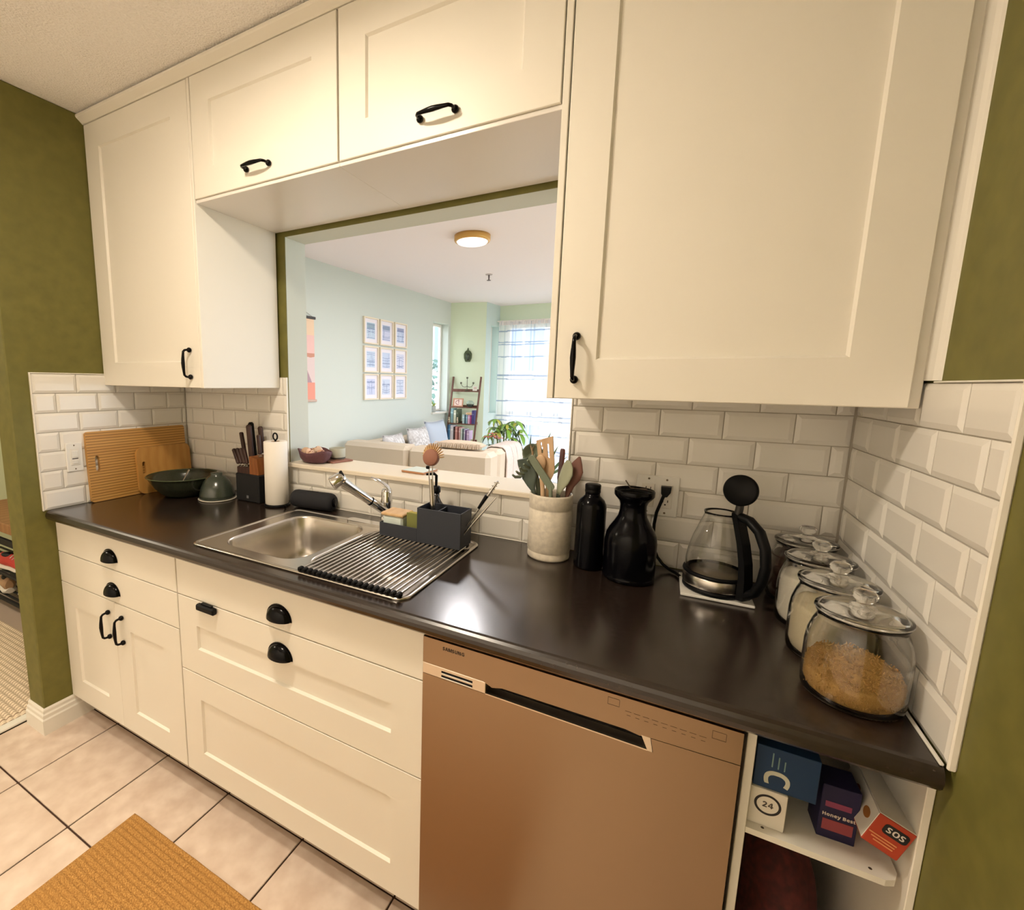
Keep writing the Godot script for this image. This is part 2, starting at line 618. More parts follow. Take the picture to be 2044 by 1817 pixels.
func build_setting() -> void:
	var sage: Material = M["pale sage paint"]
	var olive: Material = M["olive paint"]
	# kitchen floor: grout bed and tiles
	var fl := struct("floor", S().span(V(-0.165, -0.12, -0.1), V(W + 0.1, -0.006, 2.7)), M["floor grout"])
	var ts := 0.3417
	for i in range(-2, 8):
		for j in range(-2, 6):
			var x0 := maxf(0.1911 + i * ts, -0.163)
			var x1 := minf(0.1911 + (i + 1) * ts, W)
			var z0 := 0.8752 + j * ts
			var z1 := minf(z0 + ts, 2.6)
			if x1 - x0 < 0.02 or z1 < 0.45 or z1 - z0 < 0.02:
				continue
			obj("tile", S().span(V(x0 + 0.0028, -0.0055, z0 + 0.0028), V(x1 - 0.0028, 0.0, z1 - 0.0028), 0.0015), M["floor tile"], fl)
	struct("floor_hall", S().span(V(-3.1, -0.12, -0.1), V(-0.166, 0.0, 2.7)), tone(196, 176, 160, 0.5))
	struct("floor_living", S().span(V(-1.0, -0.12, -4.8), V(3.8, 0.0, -0.121)), M["light wood"])
	struct("ceiling", S().span(V(-3.1, CE, -0.12), V(W + 0.1, CE + 0.12, 2.7)), M["ceiling paint"])
	struct("ceiling_living", S().span(V(-1.0, CE, -5.0), V(3.8, CE + 0.12, -0.121)), M["living ceiling paint"])
	# the wall with the pass-through
	var ox := 0.6826
	var orx := 1.8557
	var oy := 2.0104
	var ly := 1.067
	var wb := S()
	for r in [[-0.117, ox, 0.0, CE], [orx, W + 0.1, 0.0, CE], [ox, orx, 0.0, ly], [ox, orx, oy, CE]]:
		wb.span(V(r[0], r[2], -0.12), V(r[1], r[3], -0.0045))
	var wall_back := struct("wall_back", wb, sage)
	var skin := S()
	for r in [[0.0, ox, 0.0, CE], [orx, W, 0.0, CE], [ox, orx, 0.0, ly], [ox, orx, oy, CE]]:
		skin.span(V(r[0], r[2], -0.0045), V(r[1], r[3], 0.0))
	obj("paint_coat", skin, olive, wall_back)
	obj("grout", S().span(V(0.0, HC, 0.0), V(ox - 0.004, TT, 0.0022)).span(V(orx + 0.004, HC, 0.0), V(W, TT, 0.0022)).span(V(ox - 0.004, HC, 0.0), V(orx + 0.004, ly, 0.0022)), M["grout"], wall_back)
	tiles_on(wall_back, 0.0, ox - 0.005, HC, TT, Transform3D(), 0.049, M["tile white"])
	tiles_on(wall_back, orx + 0.005, W - 0.009, HC, TT, Transform3D(), 0.049, M["tile white"])
	tiles_on(wall_back, ox - 0.005, orx + 0.005, HC, ly - 0.002, Transform3D(), 0.049, M["tile white"])
	for x in [ox - 0.0045, orx + 0.0005]:
		obj("edge_strip", S().span(V(x, HC, 0.0), V(x + 0.004, TT, 0.0095), 0.001), M["trim white"], wall_back)
	var ledge := struct("trim_1", S().span(V(ox + 0.001, ly, -0.19), V(orx - 0.001, LY, 0.0225), 0.003), mat("ledge white", c8(238, 226, 206), 0.35))
	tag(ledge, "cream painted ledge along the bottom of the pass-through opening", "ledge", "", "structure")
	# left wall stub, right wall and the rest of the kitchen shell
	var wl := struct("wall_left", S().span(V(-0.117, 0.0, -0.12), V(0.0, CE, 0.7068), 0.004), olive)
	obj("grout", S().span(V(0.0, HC, 0.0), V(0.0022, TT, D)), M["grout"], wl)
	tiles_on(wl, -D, -0.009, HC, TT, Transform3D(Basis(Vector3(0, 0, -1), Vector3(0, 1, 0), Vector3(1, 0, 0)), Vector3.ZERO), -0.486, M["tile white"])
	obj("edge_strip", S().span(V(0.0, HC, D), V(0.0095, TT + 0.004, D + 0.004), 0.001).span(V(0.0, TT, 0.0), V(0.0095, TT + 0.004, D), 0.001), M["trim white"], wl)
	var wr := struct("wall_right", S().span(V(W, 0.0, -0.12), V(W + 0.1, CE, 2.7)), olive)
	obj("grout", S().span(V(W - 0.0022, HC, 0.0), V(W, TT, 0.6306)), M["grout"], wr)
	tiles_on(wr, 0.009, 0.6306, HC, TT, Transform3D(Basis(Vector3(0, 0, 1), Vector3(0, 1, 0), Vector3(-1, 0, 0)), V(W, 0, 0)), 0.502, M["tile white"])
	obj("edge_strip", S().span(V(W - 0.0098, HC, 0.6306), V(W, TT + 0.003, 0.6360), 0.002).span(V(W - 0.0098, TT, 0.39), V(W, TT + 0.003, 0.6306), 0.001), M["trim white"], wr)
	struct("wall_front", S().span(V(-3.1, 0.0, 2.6), V(W, CE, 2.7)), mat("cream paint", c8(240, 236, 230), 0.8))
	# baseboard round the stub: a stepped profile
	var prof := [[0.0, 0.0], [0.014, 0.0], [0.014, 0.062], [0.010, 0.068], [0.010, 0.082], [0.006, 0.088], [0.006, 0.1], [0.002, 0.108], [0.0, 0.108]]
	var bs := S()
	for k in prof.size() - 1:
		var a: Array = prof[k]
		var b: Array = prof[k + 1]
		var path_a := [V(a[0], a[1], 0.52), V(a[0], a[1], 0.7068 + a[0]), V(-0.117 - a[0], a[1], 0.7068 + a[0]), V(-0.117 - a[0], a[1], 0.0)]
		var path_b := [V(b[0], b[1], 0.52), V(b[0], b[1], 0.7068 + b[0]), V(-0.117 - b[0], b[1], 0.7068 + b[0]), V(-0.117 - b[0], b[1], 0.0)]
		var outs := [V(1, 0.4, 0), V(0, 0.4, 1), V(-1, 0.4, 0)]
		for i in 3:
			bs.quad(path_a[i], path_a[i + 1], path_b[i + 1], path_b[i], outs[i])
	struct("baseboard_left", bs, M["trim white"])
	# crown strip over the wall cabinets
	var crown := PackedVector2Array([Vector2(0.2, 2.4140), Vector2(0.379, 2.4140), Vector2(0.383, 2.418), Vector2(0.400, 2.4305), Vector2(0.403, 2.434), Vector2(0.403, 2.4405), Vector2(0.2, 2.4405)])
	struct("trim_2", S().prism(crown, 0.0005, W - 0.0005, Transform3D(Basis(Vector3(0, 0, 1), Vector3(0, 1, 0), Vector3(1, 0, 0)), Vector3.ZERO)), M["cabinet white"])
	# a quarter round where the filler meets the right wall
	var qr := PackedVector2Array([Vector2(W, 0.357), Vector2(W - 0.012, 0.357), Vector2(W - 0.0115, 0.372), Vector2(W - 0.0085, 0.382), Vector2(W - 0.004, 0.389), Vector2(W, 0.391)])
	struct("trim_3", S().prism(qr, -CE + 0.036, -TT - 0.004, Transform3D(Basis(Vector3(1, 0, 0), Vector3(0, 0, 1), Vector3(0, -1, 0)), Vector3.ZERO)), M["trim white"])
	# hall
	struct("wall_hall_back", S().span(V(-3.1, 0.0, -0.12), V(-0.117, CE, 0.0)), tri_mat("hall paint", c8(196, 202, 168)))
	struct("wall_hall_left", S().span(V(-3.2, 0.0, -0.12), V(-3.1, CE, 2.7)), M["hall paint"])
	struct("trim_4", S().span(V(-0.188, 0.0, 0.70), V(-0.150, 0.014, 2.6), 0.004), M["trim white"])
	# living room: left wall with a narrow window, back wall, bay return with a slit window, window wall, right wall with added unseen openings for sky light
	var a0 := Vector2(-0.758, -0.12)
	var a1 := Vector2(-0.5457, -4.16)
	var b := Vector2(-0.105, -4.28)
	var cc := Vector2(-0.0593, -4.651)
	var dir := (a1 - a0).normalized()
	var w0 := a0 + dir * ((-3.721 + 0.12) / dir.y)
	var w1 := a0 + dir * ((-4.105 + 0.12) / dir.y)
	var s1 := S()
	wall_seg(s1, a0, w0, 0.14, 0.0, CE)
	wall_seg(s1, w1, a1 + dir * 0.14, 0.14, 0.0, CE)
	wall_seg(s1, w0, w1, 0.14, 0.0, 1.068)
	wall_seg(s1, w0, w1, 0.14, 2.17, CE)
	var wll := struct("wall_living_left", s1, sage)
	var nrm := Vector2(-dir.y, dir.x) * -1.0
	if nrm.x > 0.0:
		nrm = -nrm
	var fw := struct("window_1", frame_between(w0 + nrm * 0.115, w1 + nrm * 0.115, 1.07, 2.168, 0.03, 0.028), M["trim white"])
	obj("pane", pane_between(w0 + nrm * 0.115, w1 + nrm * 0.115, 1.09, 2.15), M["window pane"], fw)
	var sd := S()
	wall_seg(sd, w0 - dir * 0.02 - nrm * 0.03, w1 + dir * 0.02 - nrm * 0.03, 0.14, 1.048, 1.068)
	obj("window_sill", sd, M["trim white"], fw)
	var s2 := S()
	wall_seg(s2, a1, b, 0.14, 0.0, CE)
	struct("wall_living_back", s2, M["sage paint"])
	var d2 := (cc - b).normalized()
	var e0 := b + d2 * 0.14
	var e1 := b + d2 * 0.345
	var s3 := S()
	wall_seg(s3, b, e0, 0.14, 0.0, CE)
	wall_seg(s3, e1, cc + d2 * 0.12, 0.14, 0.0, CE)
	wall_seg(s3, e0, e1, 0.14, 0.0, 1.04)
	wall_seg(s3, e0, e1, 0.14, 2.175, CE)
	struct("wall_living_bay", s3, mat("bay paint", c8(196, 212, 208), 0.7))
	var fb := struct("window_2", frame_between(e0 + Vector2(-0.1, 0), e1 + Vector2(-0.1, 0), 1.042, 2.173, 0.02, 0.02), M["trim white"])
	obj("pane", pane_between(e0 + Vector2(-0.1, 0), e1 + Vector2(-0.1, 0), 1.05, 2.16), M["window pane"], fb)
	var s4 := S()
	for r in [[-0.2, 0.02, 0.0, CE], [2.3, 3.8, 0.0, CE], [0.02, 2.3, 0.0, 0.12], [0.02, 2.3, 2.21, CE]]:
		s4.span(V(r[0], r[2], -4.80), V(r[1], r[3], -4.651))
	struct("wall_living_window", s4, M["sage paint"])
	var wf := S()
	for x in [0.02, 0.76, 1.5, 2.25]:
		wf.span(V(x, 0.12, -4.76), V(x + 0.05, 2.21, -4.70), 0.004)
	for y in [0.12, 1.02, 2.16]:
		wf.span(V(0.02, y, -4.755), V(2.3, y + 0.05, -4.705), 0.004)
	var win3 := struct("window_3", wf, M["trim white"])
	for k in 3:
		obj("pane", S().span(V(0.07 + 0.74 * k, 0.17, -4.734), V(0.76 + 0.74 * k, 2.16, -4.728)), M["window pane"], win3)
	var s5 := S()  # openings in this unseen wall are added to let more daylight in
	for r in [[-4.80, -4.3, 0.0, CE], [-0.7, -0.12, 0.0, CE], [-4.3, -0.7, 0.0, 0.5], [-4.3, -0.7, 2.25, CE], [-2.6, -2.4, 0.5, 2.25]]:
		s5.span(V(3.7, r[2], r[0]), V(3.82, r[3], r[1]))
	struct("wall_living_right", s5, sage)
	struct("wall_living_kitchen", S().span(V(W + 0.1, 0.0, -0.12), V(3.82, CE, 0.0)).span(V(-1.0, 0.0, -0.125), V(-0.117, CE, -0.12)), sage)


func tri_mat(key: String, c: Color) -> StandardMaterial3D:
	return mat(key, c, 0.7)


func frame_between(p: Vector2, q: Vector2, y0: float, y1: float, wide: float, deep: float) -> Shape:
	var d := (q - p).normalized()
	var l := p.distance_to(q)
	var xf := Transform3D(Basis(V(d.x, 0, d.y), V(0, 1, 0), V(d.x, 0, d.y).cross(V(0, 1, 0))), V(p.x, 0, p.y))
	return S().prism(PackedVector2Array([Vector2(0, y0), Vector2(l, y0), Vector2(l, y1), Vector2(0, y1)]), -deep * 0.5, deep * 0.5, xf, [PackedVector2Array([Vector2(wide, y0 + wide), Vector2(l - wide, y0 + wide), Vector2(l - wide, y1 - wide), Vector2(wide, y1 - wide)])])


func pane_between(p: Vector2, q: Vector2, y0: float, y1: float) -> Shape:
	var s := S()
	wall_seg(s, p, q, 0.005, y0, y1)
	return s


func make_lamps() -> void:
	disc_light("round flush disc ceiling light above the kitchen aisle", V(1.22, CE, 1.10), KITCHEN_COLOR, KITCHEN_ENERGY, M["trim white"])
	# two added spots, out of view, whose bounce off the wall fills the kitchen
	for k in 2:
		var x: float = [0.45, 1.75][k]
		var sp := thing("ceiling_spot", ["added unseen fill spot aimed at the cream wall, nearer the hall", "added unseen fill spot aimed at the cream wall, nearer the right wall"][k], "added_spotlight", V(x, CE, 1.62))
		var dirn := (V(x, 0.75, 2.6) - V(x, CE - 0.09, 1.62)).normalized()
		var fr := Transform3D(lay(V(1, 0, 0), dirn, Vector3.ZERO).basis, V(0, -0.055, 0))
		obj("canopy", S().lathe(P([0.001, -0.012, 0.04, -0.012, 0.045, -0.008, 0.045, -0.0005, 0.001, -0.0005]), 24), M["trim white"], sp)
		obj("stem", S().tube([V(0, -0.012, 0), V(0, -0.055, 0)], [0.008], 10), M["trim white"], sp)
		obj("can", S().lathe(P([0.001, -0.05, 0.034, -0.05, 0.037, -0.045, 0.037, 0.045, 0.034, 0.045, 0.034, 0.034, 0.001, 0.034]), 28, fr), M["trim white"], sp)
		obj("lens", S().lathe(P([0.001, 0.036, 0.033, 0.036, 0.033, 0.039, 0.001, 0.040]), 24, fr), M["lamp glass"], sp)
		var sl := SpotLight3D.new()
		sl.name = "beam"
		sl.position = fr * V(0, 0.048, 0)
		sl.basis = Basis.looking_at(dirn, V(1, 0, 0))
		sl.spot_angle = 68.0
		sl.spot_angle_attenuation = 0.6
		sl.spot_range = 12.0
		sl.spot_attenuation = 2.0
		sl.light_color = KITCHEN_COLOR
		sl.light_energy = FILL_SPOT_ENERGY
		sl.light_size = 0.03
		sl.shadow_enabled = true
		sp.add_child(sl)
	disc_light("disc ceiling light added out of view to brighten the entry hall", V(-1.7, CE, 1.5), HALL_COLOR, HALL_ENERGY, M["trim white"])  # added lamp, never in view, that lights the hall
	disc_light("round flush ceiling light with brass rim in the living room", V(0.778, CE, -1.70), LIVING_COLOR, LIVING_ENERGY, mat("brass", c8(214, 168, 92), 0.4, 0.4))
	var sp := thing("fire_sprinkler", "small metal fire sprinkler head on the living room ceiling", "sprinkler", V(0.46, CE, -2.86))
	obj("rose", S().lathe(P([0.001, -0.006, 0.03, -0.006, 0.034, -0.0005, 0.001, -0.0005]), 20), tone(200, 190, 190), sp)
	obj("head", S().lathe(P([0.001, -0.055, 0.02, -0.055, 0.02, -0.052, 0.006, -0.05, 0.008, -0.006, 0.001, -0.006]), 12), tone(120, 110, 112), sp)


func disc_light(label: String, at: Vector3, c: Color, e: float, rim: Material) -> void:
	var t := thing("ceiling_light", label, "ceiling light", at)
	obj("rim", S().lathe(P([0.001, -0.040, 0.112, -0.040, 0.122, -0.038, 0.125, -0.032, 0.125, -0.0005, 0.001, -0.0005]), 48), rim, t)
	obj("diffuser", S().lathe(P([0.001, -0.050, 0.1, -0.049, 0.108, -0.0405, 0.001, -0.0402]), 48), M["lamp diffuser"], t)
	var l := AreaLight3D.new()
	l.name = "light_panel"
	l.position = V(0, -0.056, 0)
	l.rotation_degrees = V(-90, 0, 0)
	l.area_size = Vector2(0.17, 0.17)
	l.light_color = c
	l.light_energy = e
	l.area_range = 12.0
	l.area_attenuation = 2.0
	l.shadow_enabled = true
	t.add_child(l)


# ---------------------------------------------------------------- cabinets

func shaker(w: float, h: float, stile: float, t := 0.018) -> Shape:   # a framed door, front at z = 0
	var s := S()
	var o := Rect2(0, 0, w, h)
	var b := 0.0014
	s.ring4(o, -t, o, -b)
	s.ring4(o, -b, o.grow(-b), 0.0)
	s.quad(V(0, 0, -t), V(w, 0, -t), V(w, h, -t), V(0, h, -t), V(0, 0, -1))
	if stile <= 0.0:
		var f := o.grow(-b)
		s.quad(V(f.position.x, f.position.y, 0), V(f.end.x, f.position.y, 0), V(f.end.x, f.end.y, 0), V(f.position.x, f.end.y, 0), V(0, 0, 1))
		return s
	var i1 := o.grow(-stile)
	var i2 := i1.grow(-0.0045)
	s.ring4(o.grow(-b), 0.0, i1, 0.0)
	s.ring4(i1, 0.0, i2, -0.0075)
	s.quad(V(i2.position.x, i2.position.y, -0.0075), V(i2.end.x, i2.position.y, -0.0075), V(i2.end.x, i2.end.y, -0.0075), V(i2.position.x, i2.end.y, -0.0075), V(0, 0, 1))
	return s


func bow_handle(cc := 0.096) -> Shape:   # along y, screws at z = 0
	var h := cc * 0.5
	var s := S()
	s.tube([V(0, -h, 0.002), V(0, -h, 0.016), V(0, -h * 0.97, 0.024), V(0, -h * 0.86, 0.0295), V(0, -h * 0.6, 0.031), V(0, -h * 0.3, 0.032), V(0, 0, 0.0325), V(0, h * 0.3, 0.032), V(0, h * 0.6, 0.031), V(0, h * 0.86, 0.0295), V(0, h * 0.97, 0.024), V(0, h, 0.016), V(0, h, 0.002)], [0.0042, 0.0040, 0.0040, 0.0042, 0.0047, 0.0058, 0.0065, 0.0058, 0.0047, 0.0042, 0.0040, 0.0040, 0.0042], 14)
	for y in [-h, h]:
		s.ball(V(0, y, 0.006), V(0.0092, 0.0092, 0.0085), 16, 10)
	return s


func cup_pull() -> Shape:   # a half dome open below, back at z = 0
	var s := S()
	var nu := 20
	var nv := 10
	s.soft(true)
	for k in [1.0, 0.9]:
		for i in nu:
			for j in nv:
				var p := []
				for q in [[0, 0], [1, 0], [1, 1], [0, 1]]:
					var th: float = PI * (i + q[0]) / nu
					var ph: float = PI * 0.5 * (j + q[1]) / nv
					p.append(V(0.044 * sin(ph) * cos(th), 0.040 * sin(ph) * sin(th), 0.027 * cos(ph)) * k)
				var out: Vector3 = (p[0] + p[2]) * (1.0 if k == 1.0 else -1.0)
				s.tri(p[0], p[1], p[2], out)
				s.tri(p[0], p[2], p[3], out)
	s.soft(false)
	for j in nv:
		for sx in [-1.0, 1.0]:
			var a := PI * 0.5 * j / nv
			var b := PI * 0.5 * (j + 1) / nv
			var pa := V(sx * 0.044 * sin(a), 0, 0.027 * cos(a))
			var pb := V(sx * 0.044 * sin(b), 0, 0.027 * cos(b))
			s.quad(pa, pb, pb * 0.9, pa * 0.9, V(0, -1, 0))
	var fl := PackedVector2Array()
	for i in 17:
		var a := PI * i / 16
		fl.append(Vector2(0.047 * cos(a), 0.0435 * sin(a)))
	s.prism(fl, 0.0002, 0.0028)
	return s


func build_cabinets() -> void:
	var white: Material = M["cabinet white"]
	var black: Material = M["black metal"]
	var bh := bow_handle().done()
	var cp := cup_pull().done()
	var sideways := Basis(V(0, 0, 1), PI / 2)

	# wall cabinet at the left: body, side panel, door with handle
	var t := thing("wall_cabinet", "tall white shaker wall cabinet at the left end with vertical black handle", "cabinet", V(0, UB, 0), 0.0, "white wall cabinets")
	obj("body", S().span(V(0.0105, 0.0, 0.0105), V(0.6325, UT - UB, UD - 0.0205), 0.001), white, t)
	obj("side_panel", S().span(V(0.633, 0.0, 0.0105), V(0.6452, UT - UB, UD), 0.0012), white, t)
	var d := obj("door", shaker(0.627, UT - UB - 0.002, 0.092), white, t)
	d.position = V(0.004, 0.001, UD)
	obj("handle", bh, black, d).position = V(0.582 - 0.004, 1.4895 - UB - 0.001, 0.0)

	# two short cabinets over the opening
	for k in 2:
		var x0: float = [0.6456, 1.2625][k]
		var x1: float = [1.2621, 1.8708][k]
		var u := thing("wall_cabinet", ["short white cabinet over the opening beside the tall left cabinet", "short white cabinet over the opening beside the big right cabinet"][k], "cabinet", V(x0, 2.0256, 0), 0.0, "white wall cabinets")
		var w := x1 - x0
		obj("body", S().span(V(0.0, 0.0115, 0.0105), V(w, UT - 2.0256, UD - 0.0205), 0.001), white, u)
		obj("bottom_panel", S().span(V(0.0, 0.0, 0.0105), V(w, 0.0112, UD - 0.0065), 0.001), mat("soffit white", c8(230, 226, 220), 0.25), u)
		var dd := obj("door", shaker(w - 0.006, UT - 2.037, 0.088), white, u)
		dd.position = V(0.003, 0.0114, UD)
		var hd := obj("handle", bh, black, dd)
		hd.transform = Transform3D(sideways, V([0.954, 1.571][k] - x0 - 0.003, 2.081 - 2.037, 0.0))

	# big wall cabinet at the right with its filler
	var r := thing("wall_cabinet", "big white shaker wall cabinet at the right end above the kettle", "cabinet", V(1.8712, UB, 0), 0.0, "white wall cabinets")
	obj("body", S().span(V(0.0155, 0.0, 0.0105), V(0.622, UT - UB, UD - 0.0205), 0.001), white, r)
	obj("side_panel", S().span(V(0.0, 0.0, 0.0105), V(0.0145, UT - UB, UD), 0.0012), white, r)
	var d4 := obj("door", shaker(2.4938 - 1.889, UT - UB - 0.002, 0.087), white, r)
	d4.position = V(0.0178, 0.001, UD)
	obj("handle", bh, black, d4).position = V(1.933 - 1.889, 1.493 - UB, 0.0)
	obj("filler_strip", S().span(V(0.6225, 0.0, 0.30), V(W - 0.0105 - 1.8712, UT - UB, UD - 0.0205), 0.001), white, r)

	# base cabinet at the left: two drawers over two doors
	var dt := 0.0185
	var bl := thing("base_cabinet", "white base cabinet at the left end with two drawers above two doors", "cabinet", V(0, 0, 0), 0.0, "white base cabinets")
	obj("body", S().span(V(0.0015, 0.112, 0.012), V(0.7625, 0.8735, BZ - dt - 0.001), 0.001), white, bl)
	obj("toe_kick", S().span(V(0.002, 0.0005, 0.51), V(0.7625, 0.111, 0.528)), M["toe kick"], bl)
	for k in 2:
		var y0: float = [0.7445, 0.6177][k]
		var y1: float = [0.8700, 0.7414][k]
		var dr := obj("drawer", shaker(0.7575, y1 - y0, 0.0), white, bl)
		dr.position = V(0.003, y0, BZ)
		obj("cup_pull", cp, black, dr).position = V(0.3785, [0.778, 0.650][k] - y0, 0.0)
	for k in 2:
		var x0: float = [0.003, 0.3825][k]
		var dr := obj("door", shaker(0.378, 0.6147 - 0.1094, 0.0905), white, bl)
		dr.position = V(x0, 0.1094, BZ)
		obj("handle", bh, black, dr).position = V([0.3435, 0.4305][k] - x0, 0.521 - 0.1094, 0.0)

	# sink base: three fronts
	var sb := thing("base_cabinet", "wide white sink cabinet with three drawer fronts in the middle", "cabinet", V(0.763, 0, 0), 0.0, "white base cabinets")
	obj("body", S().span(V(0.0005, 0.112, 0.012), V(0.9155, 0.73, BZ - dt - 0.001), 0.001).span(V(0.0005, 0.73, BZ - 0.03), V(0.9155, 0.8735, BZ - dt - 0.001)), white, sb)
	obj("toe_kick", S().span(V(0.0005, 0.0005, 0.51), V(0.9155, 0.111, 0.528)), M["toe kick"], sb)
	var rows := [[0.7445, 0.8700, 0.0], [0.4845, 0.7414, 0.088], [0.1094, 0.4815, 0.088]]
	for k in 3:
		var dr := obj("drawer", shaker(0.911, rows[k][1] - rows[k][0], rows[k][2]), white, sb)
		dr.position = V(0.0025, rows[k][0], BZ)
		if k < 2:
			obj("cup_pull", cp, black, dr).position = V(1.2195 - 0.7655, [0.777, 0.662][k] - rows[k][0], 0.0)
	var la := thing("safety_latch", "small black child safety latch on the sink cabinet", "latch", V(0.918, 0.731, BZ))
	obj("body", S().box(V(0, 0, 0.0095), V(0.082, 0.021, 0.018), 0.004), M["black plastic"], la)
	obj("tongue", S().box(V(0, 0.012, 0.006), V(0.05, 0.006, 0.009), 0.002), M["black plastic"], la)


func build_dishwasher() -> void:
	var fz := BZ + 0.015
	var t := thing("dishwasher", "stainless steel dishwasher with a pocket handle under the worktop", "dishwasher", V(0, 0, 0))
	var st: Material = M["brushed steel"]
	var x0 := 1.6835
	var x1 := 2.2885
	obj("body", S().span(V(x0 + 0.004, 0.1, 0.03), V(x1 - 0.004, 0.868, fz - 0.04), 0.002), M["black plastic"], t)
	obj("toe_panel", S().span(V(x0 + 0.004, 0.0005, 0.5), V(x1 - 0.004, 0.098, 0.52)), M["black plastic"], t)
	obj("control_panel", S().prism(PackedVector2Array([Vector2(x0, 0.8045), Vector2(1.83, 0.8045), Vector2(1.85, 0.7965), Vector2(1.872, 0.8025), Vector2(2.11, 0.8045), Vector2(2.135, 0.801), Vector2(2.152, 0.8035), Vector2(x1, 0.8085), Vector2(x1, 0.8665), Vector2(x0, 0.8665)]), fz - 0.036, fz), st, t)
	# door skin with the pocket cut out of its top edge
	var door := S()
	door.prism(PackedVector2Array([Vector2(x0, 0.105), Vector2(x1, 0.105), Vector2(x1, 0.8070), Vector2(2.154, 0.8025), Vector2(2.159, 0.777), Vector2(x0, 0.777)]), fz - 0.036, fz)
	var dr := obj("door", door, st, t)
	obj("strip", S().span(V(x0, 0.7775, fz - 0.036), V(1.836, 0.8040, fz + 0.0006), 0.001), mat("pale steel", c8(222, 210, 192), 0.3, 1.0), t)
	obj("pocket", S().span(V(1.836, 0.777, fz - 0.036), V(2.150, 0.806, fz - 0.030)), M["black gloss"], t)
	obj("pocket_lip", S().prism(PackedVector2Array([Vector2(fz - 0.030, 0.777), Vector2(fz + 0.001, 0.777), Vector2(fz + 0.001, 0.7795), Vector2(fz - 0.006, 0.7785)]), 1.836, 2.150, Transform3D(Basis(Vector3(0, 0, 1), Vector3(0, 1, 0), Vector3(1, 0, 0)), Vector3.ZERO)), M["pale steel"], t)
	obj("pocket_end", S().prism(poly([2.138, 0.8035, 2.153, 0.8035, 2.158, 0.777, 2.150, 0.777]), fz - 0.03, fz + 0.0004), M["pale steel"], t)
	for y in [0.7945, 0.7845]:
		obj("vent_slot", S().span(V(1.731, y - 0.0022, fz), V(1.806, y + 0.0022, fz + 0.0011)), M["black gloss"], t)
		obj("vent_louvre", S().span(V(1.731, y - 0.0042, fz), V(1.806, y - 0.0024, fz + 0.0018), 0.0003), M["ceramic white"], t)
	var ink := tone(40, 30, 26, 0.6)
	letters("SAMSUNG", 0.0078, ink, t, Transform3D(Basis(), V(1.759, 0.851, fz + 0.0003)))
	# engraved marks of the control strip
	var mk := S()
	for r in [[2.077, 0.844, 0.020, 0.014], [2.2445, 0.8415, 0.020, 0.014]]:
		for e in [[0, 0, r[2], 0.0008], [0, r[3], r[2], 0.0008], [0, 0, 0.0008, r[3]], [r[2], 0, 0.0008, r[3]]]:
			mk.span(V(r[0] + e[0], r[1] + e[1], fz), V(r[0] + e[0] + e[2], r[1] + e[1] + e[3], fz + 0.0003))
	for k in 9:
		var x := 2.108 + k * 0.0148
		mk.span(V(x, 0.8405 - k * 0.0003, fz), V(x + 0.0105, 0.8412 - k * 0.0003, fz + 0.0003))
		mk.span(V(x + 0.003, 0.833 - k * 0.0003, fz), V(x + 0.0095, 0.8338 - k * 0.0003, fz + 0.0003))
	obj("control_marks", mk, tone(92, 72, 56), t)


